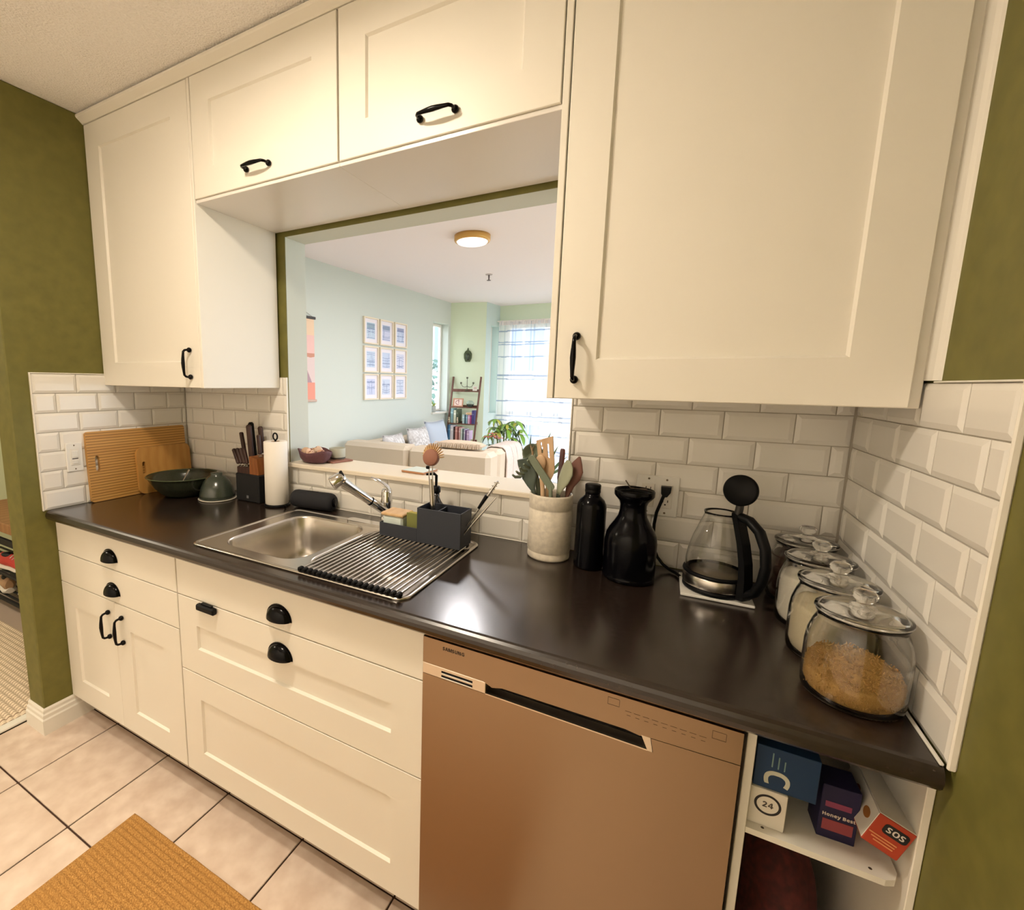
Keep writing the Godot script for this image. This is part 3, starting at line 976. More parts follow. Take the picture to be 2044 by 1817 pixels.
func build_worktop() -> void:
	var prof := func(z0: float, z1: float) -> PackedVector2Array:
		if z1 < D - 0.001:
			return PackedVector2Array([Vector2(z0, 0.875), Vector2(z1, 0.875), Vector2(z1, HC), Vector2(z0, HC)])
		return PackedVector2Array([Vector2(z0, 0.8752), Vector2(D - 0.02, 0.8752), Vector2(D - 0.009, 0.8785), Vector2(D - 0.0025, 0.885), Vector2(D, 0.894), Vector2(D - 0.0008, 0.902), Vector2(D - 0.004, 0.909), Vector2(D - 0.009, 0.9133), Vector2(D - 0.015, HC), Vector2(z0, HC)])
	var f := Transform3D(Basis(Vector3(0, 0, 1), Vector3(0, 1, 0), Vector3(1, 0, 0)), Vector3.ZERO)
	var s := S()
	s.prism(prof.call(0.0095, D), 0.0095, 0.85, f)
	s.prism(prof.call(0.0095, D), 1.59, W - 0.0102, f)
	s.prism(prof.call(0.565, D), 0.85, 1.59, f)
	s.prism(prof.call(0.0095, 0.13), 0.85, 1.59, f)
	tag(obj("worktop", s, M["worktop"]), "long dark brown laminate worktop with rounded front edge", "worktop")
	tag(obj("caulk_line", S().span(V(W - 0.0098, HC, 0.01), V(W - 0.0148, HC + 0.004, 0.628), 0.001), M["trim white"]), "white sealant line along the right wall tiles", "sealant")
	tag(obj("caulk_line", S().span(V(0.70, HC, 0.0095), V(1.86, HC + 0.0035, 0.0135), 0.001), M["trim white"]), "white sealant line below the ledge tiles behind the sink", "sealant")

	# sink: deck with two bowls
	var t := thing("kitchen_sink", "double bowl stainless steel sink set into the dark worktop", "sink")
	var sk: Material = M["sink steel"]
	var deck := S()
	var outer := rrect(0.800, 0.488, 0.035, 6, Vector2(1.216, 0.345))
	var h1 := rrect(0.330, 0.385, 0.07, 8, Vector2(1.050, 0.343))
	var h2 := rrect(0.330, 0.385, 0.07, 8, Vector2(1.402, 0.343))
	var up := Transform3D(Basis(Vector3(1, 0, 0), Vector3(0, 0, 1), Vector3(0, -1, 0)), Vector3.ZERO)
	deck.prism(outer, -(HC + 0.0032), -(HC + 0.0002), up, [h1, h2])
	obj("rim", deck, sk, t)
	var lip := []
	for e in [[0.0, 0.0004], [0.0, 0.0045], [0.004, 0.0068], [0.011, 0.0062], [0.015, 0.0033]]:
		lip.append(flat_ring(rrect(0.800 - e[0] * 2, 0.488 - e[0] * 2, 0.035 - e[0], 6, Vector2(1.216, 0.345)), HC + e[1]))
	obj("rim_edge", S().loft(lip, false, false), sk, t)
	for k in 2:
		var cx: float = [1.050, 1.402][k]
		var rings := []
		for e in [[0.0, 0.0034], [0.003, 0.0022], [0.006, -0.004], [0.010, -0.10], [0.016, -0.145], [0.035, -0.166], [0.07, -0.172]]:
			rings.append(flat_ring(rrect(0.330 - e[0] * 2, 0.385 - e[0] * 2, maxf(0.07 - e[0] * 0.35, 0.02), 8, Vector2(cx, 0.343)), HC + e[1]))
		rings.reverse()
		var bw := S()
		bw.loft(rings, true, false)
		obj("bowl", bw, sk, t)
		obj("drain", S().lathe(P([0.001, 0.001, 0.03, 0.001, 0.042, 0.003, 0.045, 0.0005, 0.045, -0.004, 0.001, -0.004]), 28, Transform3D(Basis(), V(cx, HC - 0.1715, 0.34))), M["chrome"], t)

	# open end shelf between the dishwasher and the right wall
	var sh := thing("shelf_unit", "narrow white open shelf unit at the right end under the worktop", "shelf")
	var cw: Material = M["cabinet white"]
	obj("side_panel", S().span(V(2.2965, 0.0005, 0.012), V(2.3095, 0.8735, 0.600), 0.001), cw, sh)
	obj("side_panel", S().span(V(2.5140, 0.0005, 0.012), V(2.5238, 0.8735, 0.600), 0.001), cw, sh)
	obj("back_panel", S().span(V(2.3100, 0.0005, 0.012), V(2.5100, 0.8735, 0.022)), cw, sh)
	var shelf := obj("shelf", S().prism(PackedVector2Array([Vector2(2.3100, 0.023), Vector2(2.5095, 0.023), Vector2(2.5095, 0.575), Vector2(2.503, 0.590), Vector2(2.490, 0.597), Vector2(2.3100, 0.597)]), -0.683, -0.672, Transform3D(Basis(Vector3(1, 0, 0), Vector3(0, 0, 1), Vector3(0, -1, 0)), Vector3.ZERO)), cw, sh)
	for x in [2.335, 2.475]:
		obj("screw", S().lathe(P([0.001, 0.0006, 0.0022, 0.0006, 0.0026, 0.0001, 0.001, 0.0001]), 10, Transform3D(Basis(), V(x, 0.683, 0.585))), tone(70, 56, 44), shelf)
	obj("shelf", S().span(V(2.3100, 0.09, 0.023), V(2.5095, 0.101, 0.597)), cw, sh)


# ---------------------------------------------------------------- on the worktop

func wall_plate(at: Vector3, basis: Basis, gangs: int, label: String, category: String, called: String) -> Node3D:
	var t := thing(called, label, category)
	t.transform = Transform3D(basis, at)
	var w := 0.060 if gangs == 1 else 0.110
	obj("plate", S().box(V(0, 0, 0.003), V(w, 0.116, 0.006), 0.002), M["ceramic white"], t)
	for g in gangs:
		var x := (g - (gangs - 1) * 0.5) * 0.046
		for y in [-0.048, 0.048]:
			obj("screw", S().lathe(P([0.001, 0.0, 0.003, 0.0, 0.0024, 0.001, 0.001, 0.001]), 12, Transform3D(Basis(V(1, 0, 0), PI / 2), V(x, y, 0.006))), tone(120, 104, 84), t)
		obj("insert", S().box(V(x, 0, 0.0065), V(0.033, 0.067, 0.003), 0.001), M["tile white"], t)
	return t


func build_left_group() -> void:
	# big bamboo board on its long edge against the left wall: x of the outline runs along the wall
	var t := thing("cutting_board", "large striped bamboo cutting board leaning on the left wall", "cutting board", V(0.034, HC + 0.001, 0.478))
	t.basis = Basis(V(0, 0, 1), deg_to_rad(2.6)) * Basis(Vector3(0, 0, -1), Vector3(0, 1, 0), Vector3(1, 0, 0))
	var slot := rrect(0.017, 0.066, 0.0085, 6, Vector2(0.036, 0.162))
	var s := S()
	var ol := rrect(0.442, 0.296, 0.012, 5, Vector2(0.221, 0.148))
	s.prism(ol, -0.016, 0.0, Transform3D(), [slot])
	var b := obj("board", s, M["bamboo stripes"], t)
	b.material_override = stripe_mat()
	# smaller board in front of it
	var t2 := thing("cutting_board", "small plain bamboo board with rounded corner in front of the striped board", "cutting board", V(0.054, HC + 0.001, 0.290))
	t2.basis = Basis(V(0, 0, 1), deg_to_rad(3.0)) * Basis(Vector3(0, 0, -1), Vector3(0, 1, 0), Vector3(1, 0, 0))
	obj("board", S().prism(rrect(0.262, 0.210, 0.030, 6, Vector2(0.131, 0.105)), -0.012, 0.0, Transform3D(), [rrect(0.016, 0.058, 0.008, 6, Vector2(0.030, 0.118))]), M["bamboo"], t2)
	# mixing bowl
	var bw := thing("mixing_bowl", "wide dark green speckled enamel mixing bowl in front of the cutting boards", "bowl", V(0.208, HC + 0.001, 0.181))
	obj("bowl", S().lathe(P([0.001, 0.0, 0.07, 0.0, 0.078, 0.003, 0.098, 0.018, 0.122, 0.045, 0.138, 0.072, 0.146, 0.0885, 0.149, 0.090, 0.1435, 0.0895, 0.135, 0.072, 0.119, 0.047, 0.095, 0.021, 0.076, 0.007, 0.001, 0.006]), 56, Transform3D(), true, false), M["speckled enamel"], bw)
	obj("rim", S().lathe(P([0.1455, 0.0885, 0.1495, 0.0885, 0.1515, 0.0905, 0.1495, 0.0925, 0.1455, 0.0918, 0.1455, 0.0885]), 56, Transform3D(), true, false), tone(74, 84, 58, 0.25), bw)
	var lip := []
	for k in 9:
		var a := -0.62 + 0.16 * k / 8.0
		lip.append(V(0.153 * cos(a), 0.091 + 0.012 * sin(PI * k / 8.0), 0.153 * sin(a)))
	obj("spout", S().tube(lip, [0.0035, 0.005, 0.0055, 0.006, 0.006, 0.006, 0.0055, 0.005, 0.0035], 10), tone(190, 186, 168, 0.3), bw)
	var sp := thing("spoon", "steel spoon handle lying inside the dark green mixing bowl", "spoon")
	obj("handle", S().tube([V(0.20, HC + 0.016, 0.22), V(0.18, HC + 0.05, 0.17), V(0.165, HC + 0.082, 0.135), V(0.160, HC + 0.098, 0.118)], [0.004, 0.0025, 0.003, 0.0045], 8), M["wire steel"], sp)
	obj("spoon_bowl", S().ball(V(0.208, HC + 0.0135, 0.24), V(0.016, 0.005, 0.022), 14, 8), M["wire steel"], sp)
	# small bowl upside down
	var ib := thing("bowl", "small dark enamel bowl turned upside down beside the mixing bowl", "bowl", V(0.393, HC + 0.001, 0.150))
	obj("dome", S().lathe(P([0.070, 0.003, 0.0745, 0.004, 0.073, 0.022, 0.066, 0.052, 0.053, 0.080, 0.036, 0.098, 0.026, 0.103, 0.026, 0.112, 0.024, 0.115, 0.001, 0.115]), 48, Transform3D(), true, false), M["dark enamel"], ib)
	obj("rim", S().lathe(P([0.070, 0.0, 0.077, 0.0, 0.0795, 0.0025, 0.077, 0.005, 0.070, 0.0045, 0.070, 0.0]), 48, Transform3D(), true, false), tone(206, 200, 188, 0.3), ib)
	# knife block: a slanted wooden block in a black base
	var kb := thing("knife_block", "black knife block with a tilted wooden top beside the paper towel roll", "knife block", V(0.552, HC + 0.001, 0.072))
	obj("base", S().box(V(0, 0.060, 0), V(0.140, 0.120, 0.104), 0.004), M["black matt"], kb)
	obj("badge", S().box(V(0.002, 0.022, 0.0525), V(0.012, 0.012, 0.0012), 0.0004), tone(120, 120, 124, 0.4), kb)
	obj("top_block", S().prism(poly([0.010, 0.1205, 0.064, 0.1205, 0.055, 0.190, 0.010, 0.197]), -0.044, 0.044), M["orange wood"], kb)
	obj("side_block", S().prism(poly([-0.066, 0.1205, 0.0095, 0.1205, 0.0095, 0.150, -0.066, 0.146]), -0.044, 0.044), M["walnut"], kb)
	var wal: Material = M["walnut"]
	var kn := [
		# foot x, foot y above worktop, foot z, tip x, tip y, half width, half depth, label
		[-0.049, 0.1485, 0.006, -0.077, 0.293, 0.0075, 0.009, "thin dark handled knife standing highest at the left of the block", 0],
		[-0.016, 0.1515, -0.012, -0.036, 0.338, 0.0135, 0.011, "thick black handled knife standing tallest in the block", 1],
		[0.0045, 0.1515, 0.022, -0.010, 0.330, 0.0120, 0.011, "broad dark brown handled knife right of the tallest knife", 0],
		[0.036, 0.1965, -0.014, 0.018, 0.322, 0.0105, 0.010, "long brown handled knife above the orange wood part of the block", 0],
		[0.047, 0.195, 0.016, 0.040, 0.290, 0.0075, 0.009, "dark handled knife half hidden behind the paper towel roll", 0],
		[-0.060, 0.1475, 0.036, -0.094, 0.222, 0.0075, 0.008, "short brown steak knife at the far left of the lower row", 0],
		[-0.042, 0.149, 0.036, -0.072, 0.226, 0.0075, 0.008, "short brown steak knife second in the lower row", 0],
		[-0.024, 0.1505, 0.036, -0.050, 0.228, 0.0075, 0.008, "short brown steak knife in the middle of the lower row", 0],
		[-0.006, 0.1515, 0.038, -0.026, 0.229, 0.0075, 0.008, "short brown steak knife at the right end of the lower row", 0]]
	for q in kn:
		var a := V(0.552 + q[0], HC + q[1], 0.072 + q[2])
		var bb := V(0.552 + q[3], HC + q[4], 0.072 + q[2])
		var k := thing("knife", q[7], "knife", a, 0.0, "knives in the block")
		var d: Vector3 = bb - a
		k.basis = lay(d.cross(V(0, 0, 1)), d, a).basis
		var l := d.length()
		obj("handle", S().box(V(0, l * 0.5 + 0.006, 0), V(q[5] * 2, l - 0.012, q[6] * 2), q[5] * 0.55), M["black plastic"] if q[8] == 1 else wal, k)
		obj("bolster", S().box(V(0, 0.003, 0), V(q[5] * 1.7, 0.005, q[6] * 1.6), 0.001), M["wire steel"], k)
	# paper towels on their stand
	var pt := V(0.695, HC + 0.001, 0.093)
	var ph := thing("paper_towel_holder", "black wire stand holding the paper towel roll", "holder", pt)
	obj("base", S().lathe(P([0.001, 0.0, 0.052, 0.0, 0.0535, 0.003, 0.052, 0.007, 0.001, 0.008]), 40), M["black plastic"], ph)
	obj("rod", S().tube([V(0, 0.006, 0), V(0, 0.275, 0)], [0.004], 12), M["black metal"], ph)
	var loop := []
	for k in 17:
		var a := PI * (-0.5 + 2.0 * k / 16.0)
		loop.append(V(0.012 * cos(a), 0.289 + 0.014 * sin(a), 0))
	obj("loop", S().tube(loop, [0.0032], 10), M["black metal"], ph)
	obj("arm", S().tube([V(0.05, 0.004, 0.012), V(0.066, 0.004, 0.018), V(0.068, 0.012, 0.03)], [0.0035], 8), M["black metal"], ph)
	var roll := thing("paper_towel_roll", "white paper towel roll standing on the black holder", "paper towel", pt + V(0, 0.0085, 0))
	obj("roll", S().lathe(P([0.018, 0.0, 0.046, 0.0, 0.0475, 0.002, 0.0475, 0.259, 0.046, 0.261, 0.018, 0.261, 0.018, 0.0]), 48, Transform3D(), true, false), M["paper"], roll)
	obj("core", S().lathe(P([0.0155, 0.0, 0.0178, 0.0, 0.0178, 0.2612, 0.0155, 0.2612, 0.0155, 0.0]), 24, Transform3D(), true, false), tone(176, 148, 112, 0.9), roll)
	# speaker
	var spk := thing("bluetooth_speaker", "black rounded cylinder speaker lying behind the sink corner", "speaker", V(0.866, HC + 0.001, 0.060))
	var rings := []
	for e in [[-0.100, 0.020], [-0.098, 0.028], [-0.090, 0.034], [-0.078, 0.0365], [0.078, 0.0365], [0.090, 0.034], [0.098, 0.028], [0.100, 0.020]]:
		var r := PackedVector3Array()
		for i in 28:
			var a := TAU * i / 28
			r.append(V(e[0], 0.0365 + e[1] * cos(a), e[1] * sin(a)))
		rings.append(r)
	spk.rotation.y = 0.10
	obj("body", S().loft(rings), mat("speaker cloth", c8(24, 25, 31), 0.8), spk)
	obj("end_cap", S().lathe(P([0.001, 0.0, 0.018, 0.0, 0.018, 0.003, 0.001, 0.004]), 24, Transform3D(Basis(V(0, 0, 1), -PI / 2), V(0.100, 0.0365, 0))), M["black gloss"], spk)
	obj("button_strip", S().box(V(0.0, 0.0735, 0.002), V(0.05, 0.002, 0.008), 0.0009), M["black gloss"], spk)
	# switch plate
	var sw := wall_plate(V(0.0090, 1.114, 0.519), Basis(Vector3(0, 0, -1), Vector3(0, 1, 0), Vector3(1, 0, 0)), 1, "white wall switch plate on the left tiles beside the striped board", "switch", "light_switch")
	obj("rocker", S().box(V(0, 0.012, 0.009), V(0.022, 0.026, 0.003), 0.001), M["ceramic white"], sw)
	obj("dimmer_slot", S().box(V(0, -0.006, 0.0083), V(0.022, 0.0035, 0.001), 0.0003), tone(60, 50, 42), sw)
	obj("button", S().box(V(0, -0.020, 0.009), V(0.020, 0.013, 0.0025), 0.001), M["ceramic white"], sw)


func stripe_mat() -> StandardMaterial3D:
	var m: StandardMaterial3D = M["bamboo stripes"]
	m.uv1_scale = V(1.0, 1.0 / 0.30, 1.0)
	return m


func build_sink_group() -> void:
	# faucet
	var base := V(1.258, HC + 0.0034, 0.118)
	var f := thing("faucet", "chrome pull-out kitchen faucet behind the sink with a raised spout", "faucet", base)
	obj("deck_plate", S().prism(rrect(0.26, 0.038, 0.017, 6, Vector2(-0.04, 0)), -0.007, 0.0, Transform3D(Basis(Vector3(1, 0, 0), Vector3(0, 0, 1), Vector3(0, -1, 0)), Vector3.ZERO)), M["chrome"], f)
	obj("body", S().lathe(P([0.024, 0.0, 0.024, 0.006, 0.0205, 0.012, 0.0195, 0.085, 0.021, 0.092, 0.021, 0.098, 0.0195, 0.103, 0.0195, 0.128, 0.015, 0.140, 0.001, 0.143]), 32), M["chrome"], f)
	obj("lever", S().tube([V(0.012, 0.128, -0.006), V(0.006, 0.145, 0.0), V(-0.012, 0.160, 0.006), V(-0.036, 0.172, 0.012), V(-0.056, 0.178, 0.016)], [0.013, 0.013, 0.011, 0.009, 0.006], 14, 0.42, V(0, 0.3, 1)), M["chrome"], f)
	# spout from the body to the spray head over the left bowl
	var tip := V(1.190, 1.116, 0.300) - base
	var foot := V(0.004, 0.062, 0.012)
	var dirn := (tip - foot).normalized()
	var l := tip.distance_to(foot)
	obj("socket", S().tube([foot, foot + dirn * l * 0.33], [0.0155, 0.0155], 24), M["chrome"], f)
	obj("ring", S().tube([foot + dirn * l * 0.33, foot + dirn * (l * 0.33 + 0.006)], [0.0160], 24), M["black gloss"], f)
	obj("spray_handle", S().tube([foot + dirn * (l * 0.33 + 0.006), foot + dirn * l * 0.5, foot + dirn * l * 0.75, foot + dirn * (l - 0.02), tip], [0.0150, 0.0150, 0.0160, 0.0185, 0.0195], 24), M["chrome"], f)
	var hd := V(-0.62, -0.50, 0.60).normalized()
	var hx := Transform3D(lay(hd.cross(V(0, 0, 1)), hd, tip).basis, tip - hd * 0.014)
	obj("spray_head", S().lathe(P([0.001, -0.010, 0.013, -0.008, 0.0205, 0.0, 0.0225, 0.012, 0.0232, 0.036, 0.0215, 0.041, 0.018, 0.0415, 0.017, 0.038, 0.001, 0.038]), 32, hx), M["chrome"], f)
	obj("nozzle", S().lathe(P([0.001, 0.038, 0.0135, 0.0382, 0.0135, 0.0425, 0.001, 0.0435]), 24, hx), tone(70, 70, 72, 0.4), f)
	obj("button", S().box(V(0, 0, 0), V(0.022, 0.010, 0.006), 0.002, Transform3D(hx.basis, tip + V(0.012, 0.021, 0.0))), M["black plastic"], f)
	# roll-up drying rack over the right bowl
	var ry := HC + 0.0068
	var rk := thing("drying_rack", "roll-up drying rack of steel rods laid over the right sink bowl", "drying rack", V(1.438, ry, 0.377))
	var rod := S().tube([V(0, 0.0062, -0.198), V(0, 0.0062, 0.198)], [0.0034], 10).done()
	for i in 20:
		obj("rod", rod, M["wire steel"], rk).position = V(-0.157 + i * 0.01653, 0, 0)
	for z in [-0.203, 0.203]:
		var st := S()
		for i in 20:
			st.box(V(-0.157 + i * 0.01653, 0.0062, z), V(0.0125, 0.0122, 0.018), 0.003)
		st.box(V(0, 0.0035, z), V(0.325, 0.005, 0.010), 0.001)
		obj("end_strip", st, M["black plastic"], rk)
	# caddy standing on the rack
	var cy := ry + 0.0128
	var cd := thing("sink_caddy", "dark grey sink caddy with a tall brush box on the drying rack", "caddy", V(0, cy, 0))
	var cm: Material = M["charcoal plastic"]
	var w := 0.0025
	var tray := S()
	tray.span(V(1.311, 0.0, 0.158), V(1.602, w, 0.242))
	tray.span(V(1.311, w, 0.242 - w), V(1.452, 0.044, 0.242), 0.0008)
	tray.span(V(1.311, w, 0.158), V(1.452, 0.044, 0.158 + w), 0.0008)
	tray.span(V(1.311, w, 0.158 + w), V(1.311 + w, 0.044, 0.242 - w), 0.0008)
	obj("tray", tray, cm, cd)
	var tb := S()
	tb.span(V(1.452, w, 0.242 - w), V(1.602, 0.112, 0.242), 0.0008)
	tb.span(V(1.452, w, 0.158), V(1.602, 0.112, 0.158 + w), 0.0008)
	tb.span(V(1.452, w, 0.158 + w), V(1.452 + w, 0.112, 0.242 - w), 0.0008)
	tb.span(V(1.602 - w, w, 0.158 + w), V(1.602, 0.112, 0.242 - w), 0.0008)
	tb.span(V(1.516, w, 0.158 + w), V(1.518, 0.106, 0.242 - w))
	obj("brush_box", tb, cm, cd)
	# soap box with wooden lid, and a sponge
	var sx := thing("soap_box", "white soap box with a wooden lid in the sink caddy", "soap box", V(1.3535, cy + w + 0.001, 0.1985))
	obj("box", S().box(V(0, 0.031, 0), V(0.076, 0.062, 0.066), 0.006), mat("pale blue ceramic", c8(214, 226, 222), 0.25), sx)
	obj("lid", S().box(V(0, 0.0675, 0), V(0.084, 0.010, 0.074), 0.003), M["light wood"], sx)
	var sg := thing("sponge", "olive yellow sponge standing between the soap box and brush box", "sponge", V(1.4225, cy + w + 0.001, 0.205))
	obj("sponge", S().box(V(0, 0.040, 0), V(0.042, 0.080, 0.020), 0.004), mat("sponge yellow", c8(172, 160, 84), 0.95), sg)
	obj("scrub_face", S().box(V(0, 0.040, 0.0125), V(0.042, 0.080, 0.005), 0.001), tone(128, 130, 72, 0.95), sg)
	# dark soap dispenser behind the caddy
	var bt := thing("soap_dispenser", "dark blue glass soap dispenser behind the brush box", "bottle", V(1.446, HC + 0.0035, 0.100))
	obj("bottle", S().lathe(P([0.001, 0.0, 0.036, 0.0, 0.040, 0.004, 0.040, 0.066, 0.037, 0.085, 0.028, 0.104, 0.017, 0.120, 0.012, 0.132, 0.012, 0.150, 0.001, 0.150]), 36), mat("navy glass", c8(16, 20, 36), 0.1, 0.0, 0.7), bt)
	obj("collar", S().lathe(P([0.014, 0.148, 0.0155, 0.150, 0.0155, 0.166, 0.012, 0.170, 0.005, 0.172, 0.001, 0.172]), 24), M["black plastic"], bt)
	obj("pump", S().tube([V(0, 0.17, 0), V(0, 0.206, 0), V(-0.006, 0.212, 0.004), V(-0.030, 0.210, 0.018)], [0.0045, 0.005, 0.0055, 0.004], 12), M["black plastic"], bt)
	# dish brush
	var db := thing("dish_brush", "round wooden dish brush standing in the tall caddy box", "brush", V(1.492, cy + w + 0.002, 0.207))
	var head := V(1.480 - 1.492, 1.203 - (cy + w + 0.002), 0.0)
	for dx in [-0.006, 0.006]:
		obj("wire", S().tube([V(dx * 0.6, 0.004, 0), V(dx * 0.8, 0.09, 0), head + V(dx, -0.055, 0), head + V(dx * 0.9, -0.015, 0)], [0.0022], 8), M["wire steel"], db)
	obj("grip", S().tube([V(0.0, 0.0, 0.0), V(0.0, 0.06, 0.0), head + V(0.001, -0.068, 0)], [0.009, 0.0085, 0.006], 12), M["wire steel"], db)
	obj("collar", S().box(head + V(-0.010, -0.032, 0.0), V(0.012, 0.010, 0.010), 0.002), M["black plastic"], db)
	var face := Transform3D(Basis(V(1, 0, 0), PI * 0.5 - 0.22), head)
	obj("head", S().lathe(P([0.001, -0.011, 0.022, -0.011, 0.0262, -0.007, 0.0262, 0.005, 0.023, 0.009, 0.001, 0.010]), 32, face), mat("brush wood", c8(150, 102, 84), 0.7), db)
	var bris := S()
	for i in 15:
		var a := PI * (0.02 + 0.96 * i / 14.0)
		for q in 2:
			var z := -0.008 - q * 0.005
			bris.tube([head + V(cos(a) * 0.020, sin(a) * 0.020, z + 0.006), head + V(cos(a) * 0.033, sin(a) * 0.036, z), head + V(cos(a) * (0.036 + 0.002 * q), sin(a) * 0.044, z - 0.004)], [0.0022, 0.0020, 0.0010], 6)
	var bo := obj("bristles", bris, mat("bristle", c8(206, 168, 122), 0.9), db)
	bo.set_meta("kind", "stuff")
	# tongs
	var tg := thing("kitchen_tongs", "steel tongs with ridged tips sticking out of the caddy box", "tongs", V(1.568, cy + w + 0.003, 0.200))
	var top := V(1.690 - 1.568, 1.146 - (cy + w + 0.003), -0.026)
	obj("arm", S().tube([V(0, 0, 0), top * 0.55, top * 0.74, top * 0.88, top], [0.004, 0.0055, 0.0085, 0.010, 0.005], 12, 0.5, V(0, 0, 1)), M["wire steel"], tg)
	obj("grip", S().tube([top * 0.56 + V(0, 0.003, 0.004), top * 0.76 + V(0, 0.004, 0.005)], [0.004, 0.006], 10), M["black plastic"], tg)
	for k in 5:
		obj("ridge", S().box(top * (0.78 + 0.05 * k) + V(0.0, 0.0, 0.005), V(0.017, 0.0026, 0.003), 0.001, Transform3D()), M["wire steel"], tg)
	var low := V(0.130, 0.165, 0.008)
	obj("arm", S().tube([V(0.004, 0.0, 0.012), low * 0.5 + V(0.002, 0, 0.01), low], [0.003, 0.0035, 0.0022], 10, 0.5), M["wire steel"], tg)


func build_ledge_items() -> void:
	var bw := thing("wooden_bowl", "rough plum brown bark bowl at the left end of the ledge", "bowl", V(0.778, LY + 0.001, -0.052))
	var outer := []
	var n := 40
	var edge := func(a: float) -> Vector2:
		return Vector2(cos(a) * 0.086, sin(a) * 0.060).rotated(0.25) * (1.0 + 0.04 * sin(5.0 * a + 0.7) + 0.02 * sin(11.0 * a))
	for e in [[0.50, 0.0], [0.74, 0.004], [0.90, 0.018], [0.98, 0.036], [1.04, 0.050], [1.0, 0.052], [0.93, 0.038], [0.84, 0.020], [0.66, 0.009], [0.4, 0.007]]:
		var r := PackedVector3Array()
		for i in n:
			var a := TAU * i / n
			var p: Vector2 = edge.call(a) * e[0]
			r.append(V(p.x, e[1] + (0.006 * sin(3.0 * a + 1.0) if e[1] > 0.03 else 0.0), p.y))
		outer.append(r)
	obj("bowl", S().loft(outer), M["plum bark"], bw)
	rng.seed = 77
	var spots := [[-0.045, 0.006, 0.024, 0.6], [-0.014, 0.020, 0.025, 1.9], [0.016, -0.012, 0.026, 2.8], [0.044, 0.012, 0.022, 0.2], [-0.018, -0.022, 0.022, 4.0], [0.012, 0.034, 0.018, 5.0]]
	var names := ["at the left end", "pale in the middle", "tallest at the back", "at the right end", "at the back left", "small at the front"]
	for k in spots.size():
		var q: Array = spots[k]
		var sh := thing("seashell", "smooth beige seashell " + names[k] + " of the bark bowl", "seashell", V(0.778 + q[0], LY + 0.030 + (0.008 if k == 2 else 0.0), -0.052 + q[1]), q[3], "seashells in the bark bowl")
		var rings := []
		for i in 12:
			var t := float(i) / 11
			var r := PackedVector3Array()
			var rad: float = q[2] * sin(PI * (0.04 + 0.92 * t)) * (1.0 - 0.25 * t)
			for j in 20:
				var a := TAU * j / 20
				r.append(V(rad * cos(a) * (1.0 + 0.05 * sin(9.0 * a)), 0.012 + rad * 0.8 * sin(-a) + 0.004 * sin(t * 5.0), q[2] * 1.5 * (t - 0.5)))
			r.reverse()
			rings.append(r)
		obj("shell", S().loft(rings), tone([214, 226, 222, 204, 208, 218][k], [178, 190, 196, 160, 176, 184][k], [146, 164, 176, 132, 146, 156][k], 0.5), sh)
		obj("lip", S().tube([V(q[2] * 0.3, 0.012 + q[2] * 0.62, -q[2] * 0.5), V(q[2] * 0.42, 0.012 + q[2] * 0.66, 0.0), V(q[2] * 0.3, 0.012 + q[2] * 0.55, q[2] * 0.5)], [0.0016, 0.003, 0.0016], 8), tone(150, 96, 74, 0.5), sh)
	var cs := thing("coaster", "square dark wooden coaster under the grey cup on the ledge", "coaster", V(0.829, LY + 0.001, -0.128), -0.26)
	obj("board", S().box(V(0, 0.003, 0), V(0.110, 0.006, 0.110), 0.001), mat("coaster wood", c8(146, 96, 78), 0.6), cs)
	var cu := thing("cup", "grey stoneware cup with a pale right side on the coaster", "cup", V(0.824, LY + 0.0075, -0.148))
	obj("cup", S().lathe(P([0.001, 0.0, 0.031, 0.0, 0.0335, 0.002, 0.0345, 0.006, 0.0358, 0.047, 0.0350, 0.0485, 0.0330, 0.047, 0.0320, 0.008, 0.001, 0.006]), 36, Transform3D(), true, false), mat("stoneware", c8(176, 176, 160), 0.45), cu)
	obj("foot_ring", S().lathe(P([0.0346, 0.0035, 0.0352, 0.004, 0.0354, 0.008, 0.0347, 0.0085]), 36, Transform3D(), true, false), tone(60, 56, 50), cu)
	var c2 := thing("coaster", "wood rimmed coaster with a pale blue top behind the dish brush", "coaster", V(1.264, LY + 0.001, -0.112), -0.08)
	obj("board", S().box(V(0, 0.0035, 0), V(0.104, 0.007, 0.104), 0.0012), mat("coaster oak", c8(186, 134, 96), 0.6), c2)
	obj("top", S().box(V(0, 0.0075, 0), V(0.098, 0.001, 0.098), 0.0004), mat("pale aqua", c8(222, 234, 228), 0.4), c2)


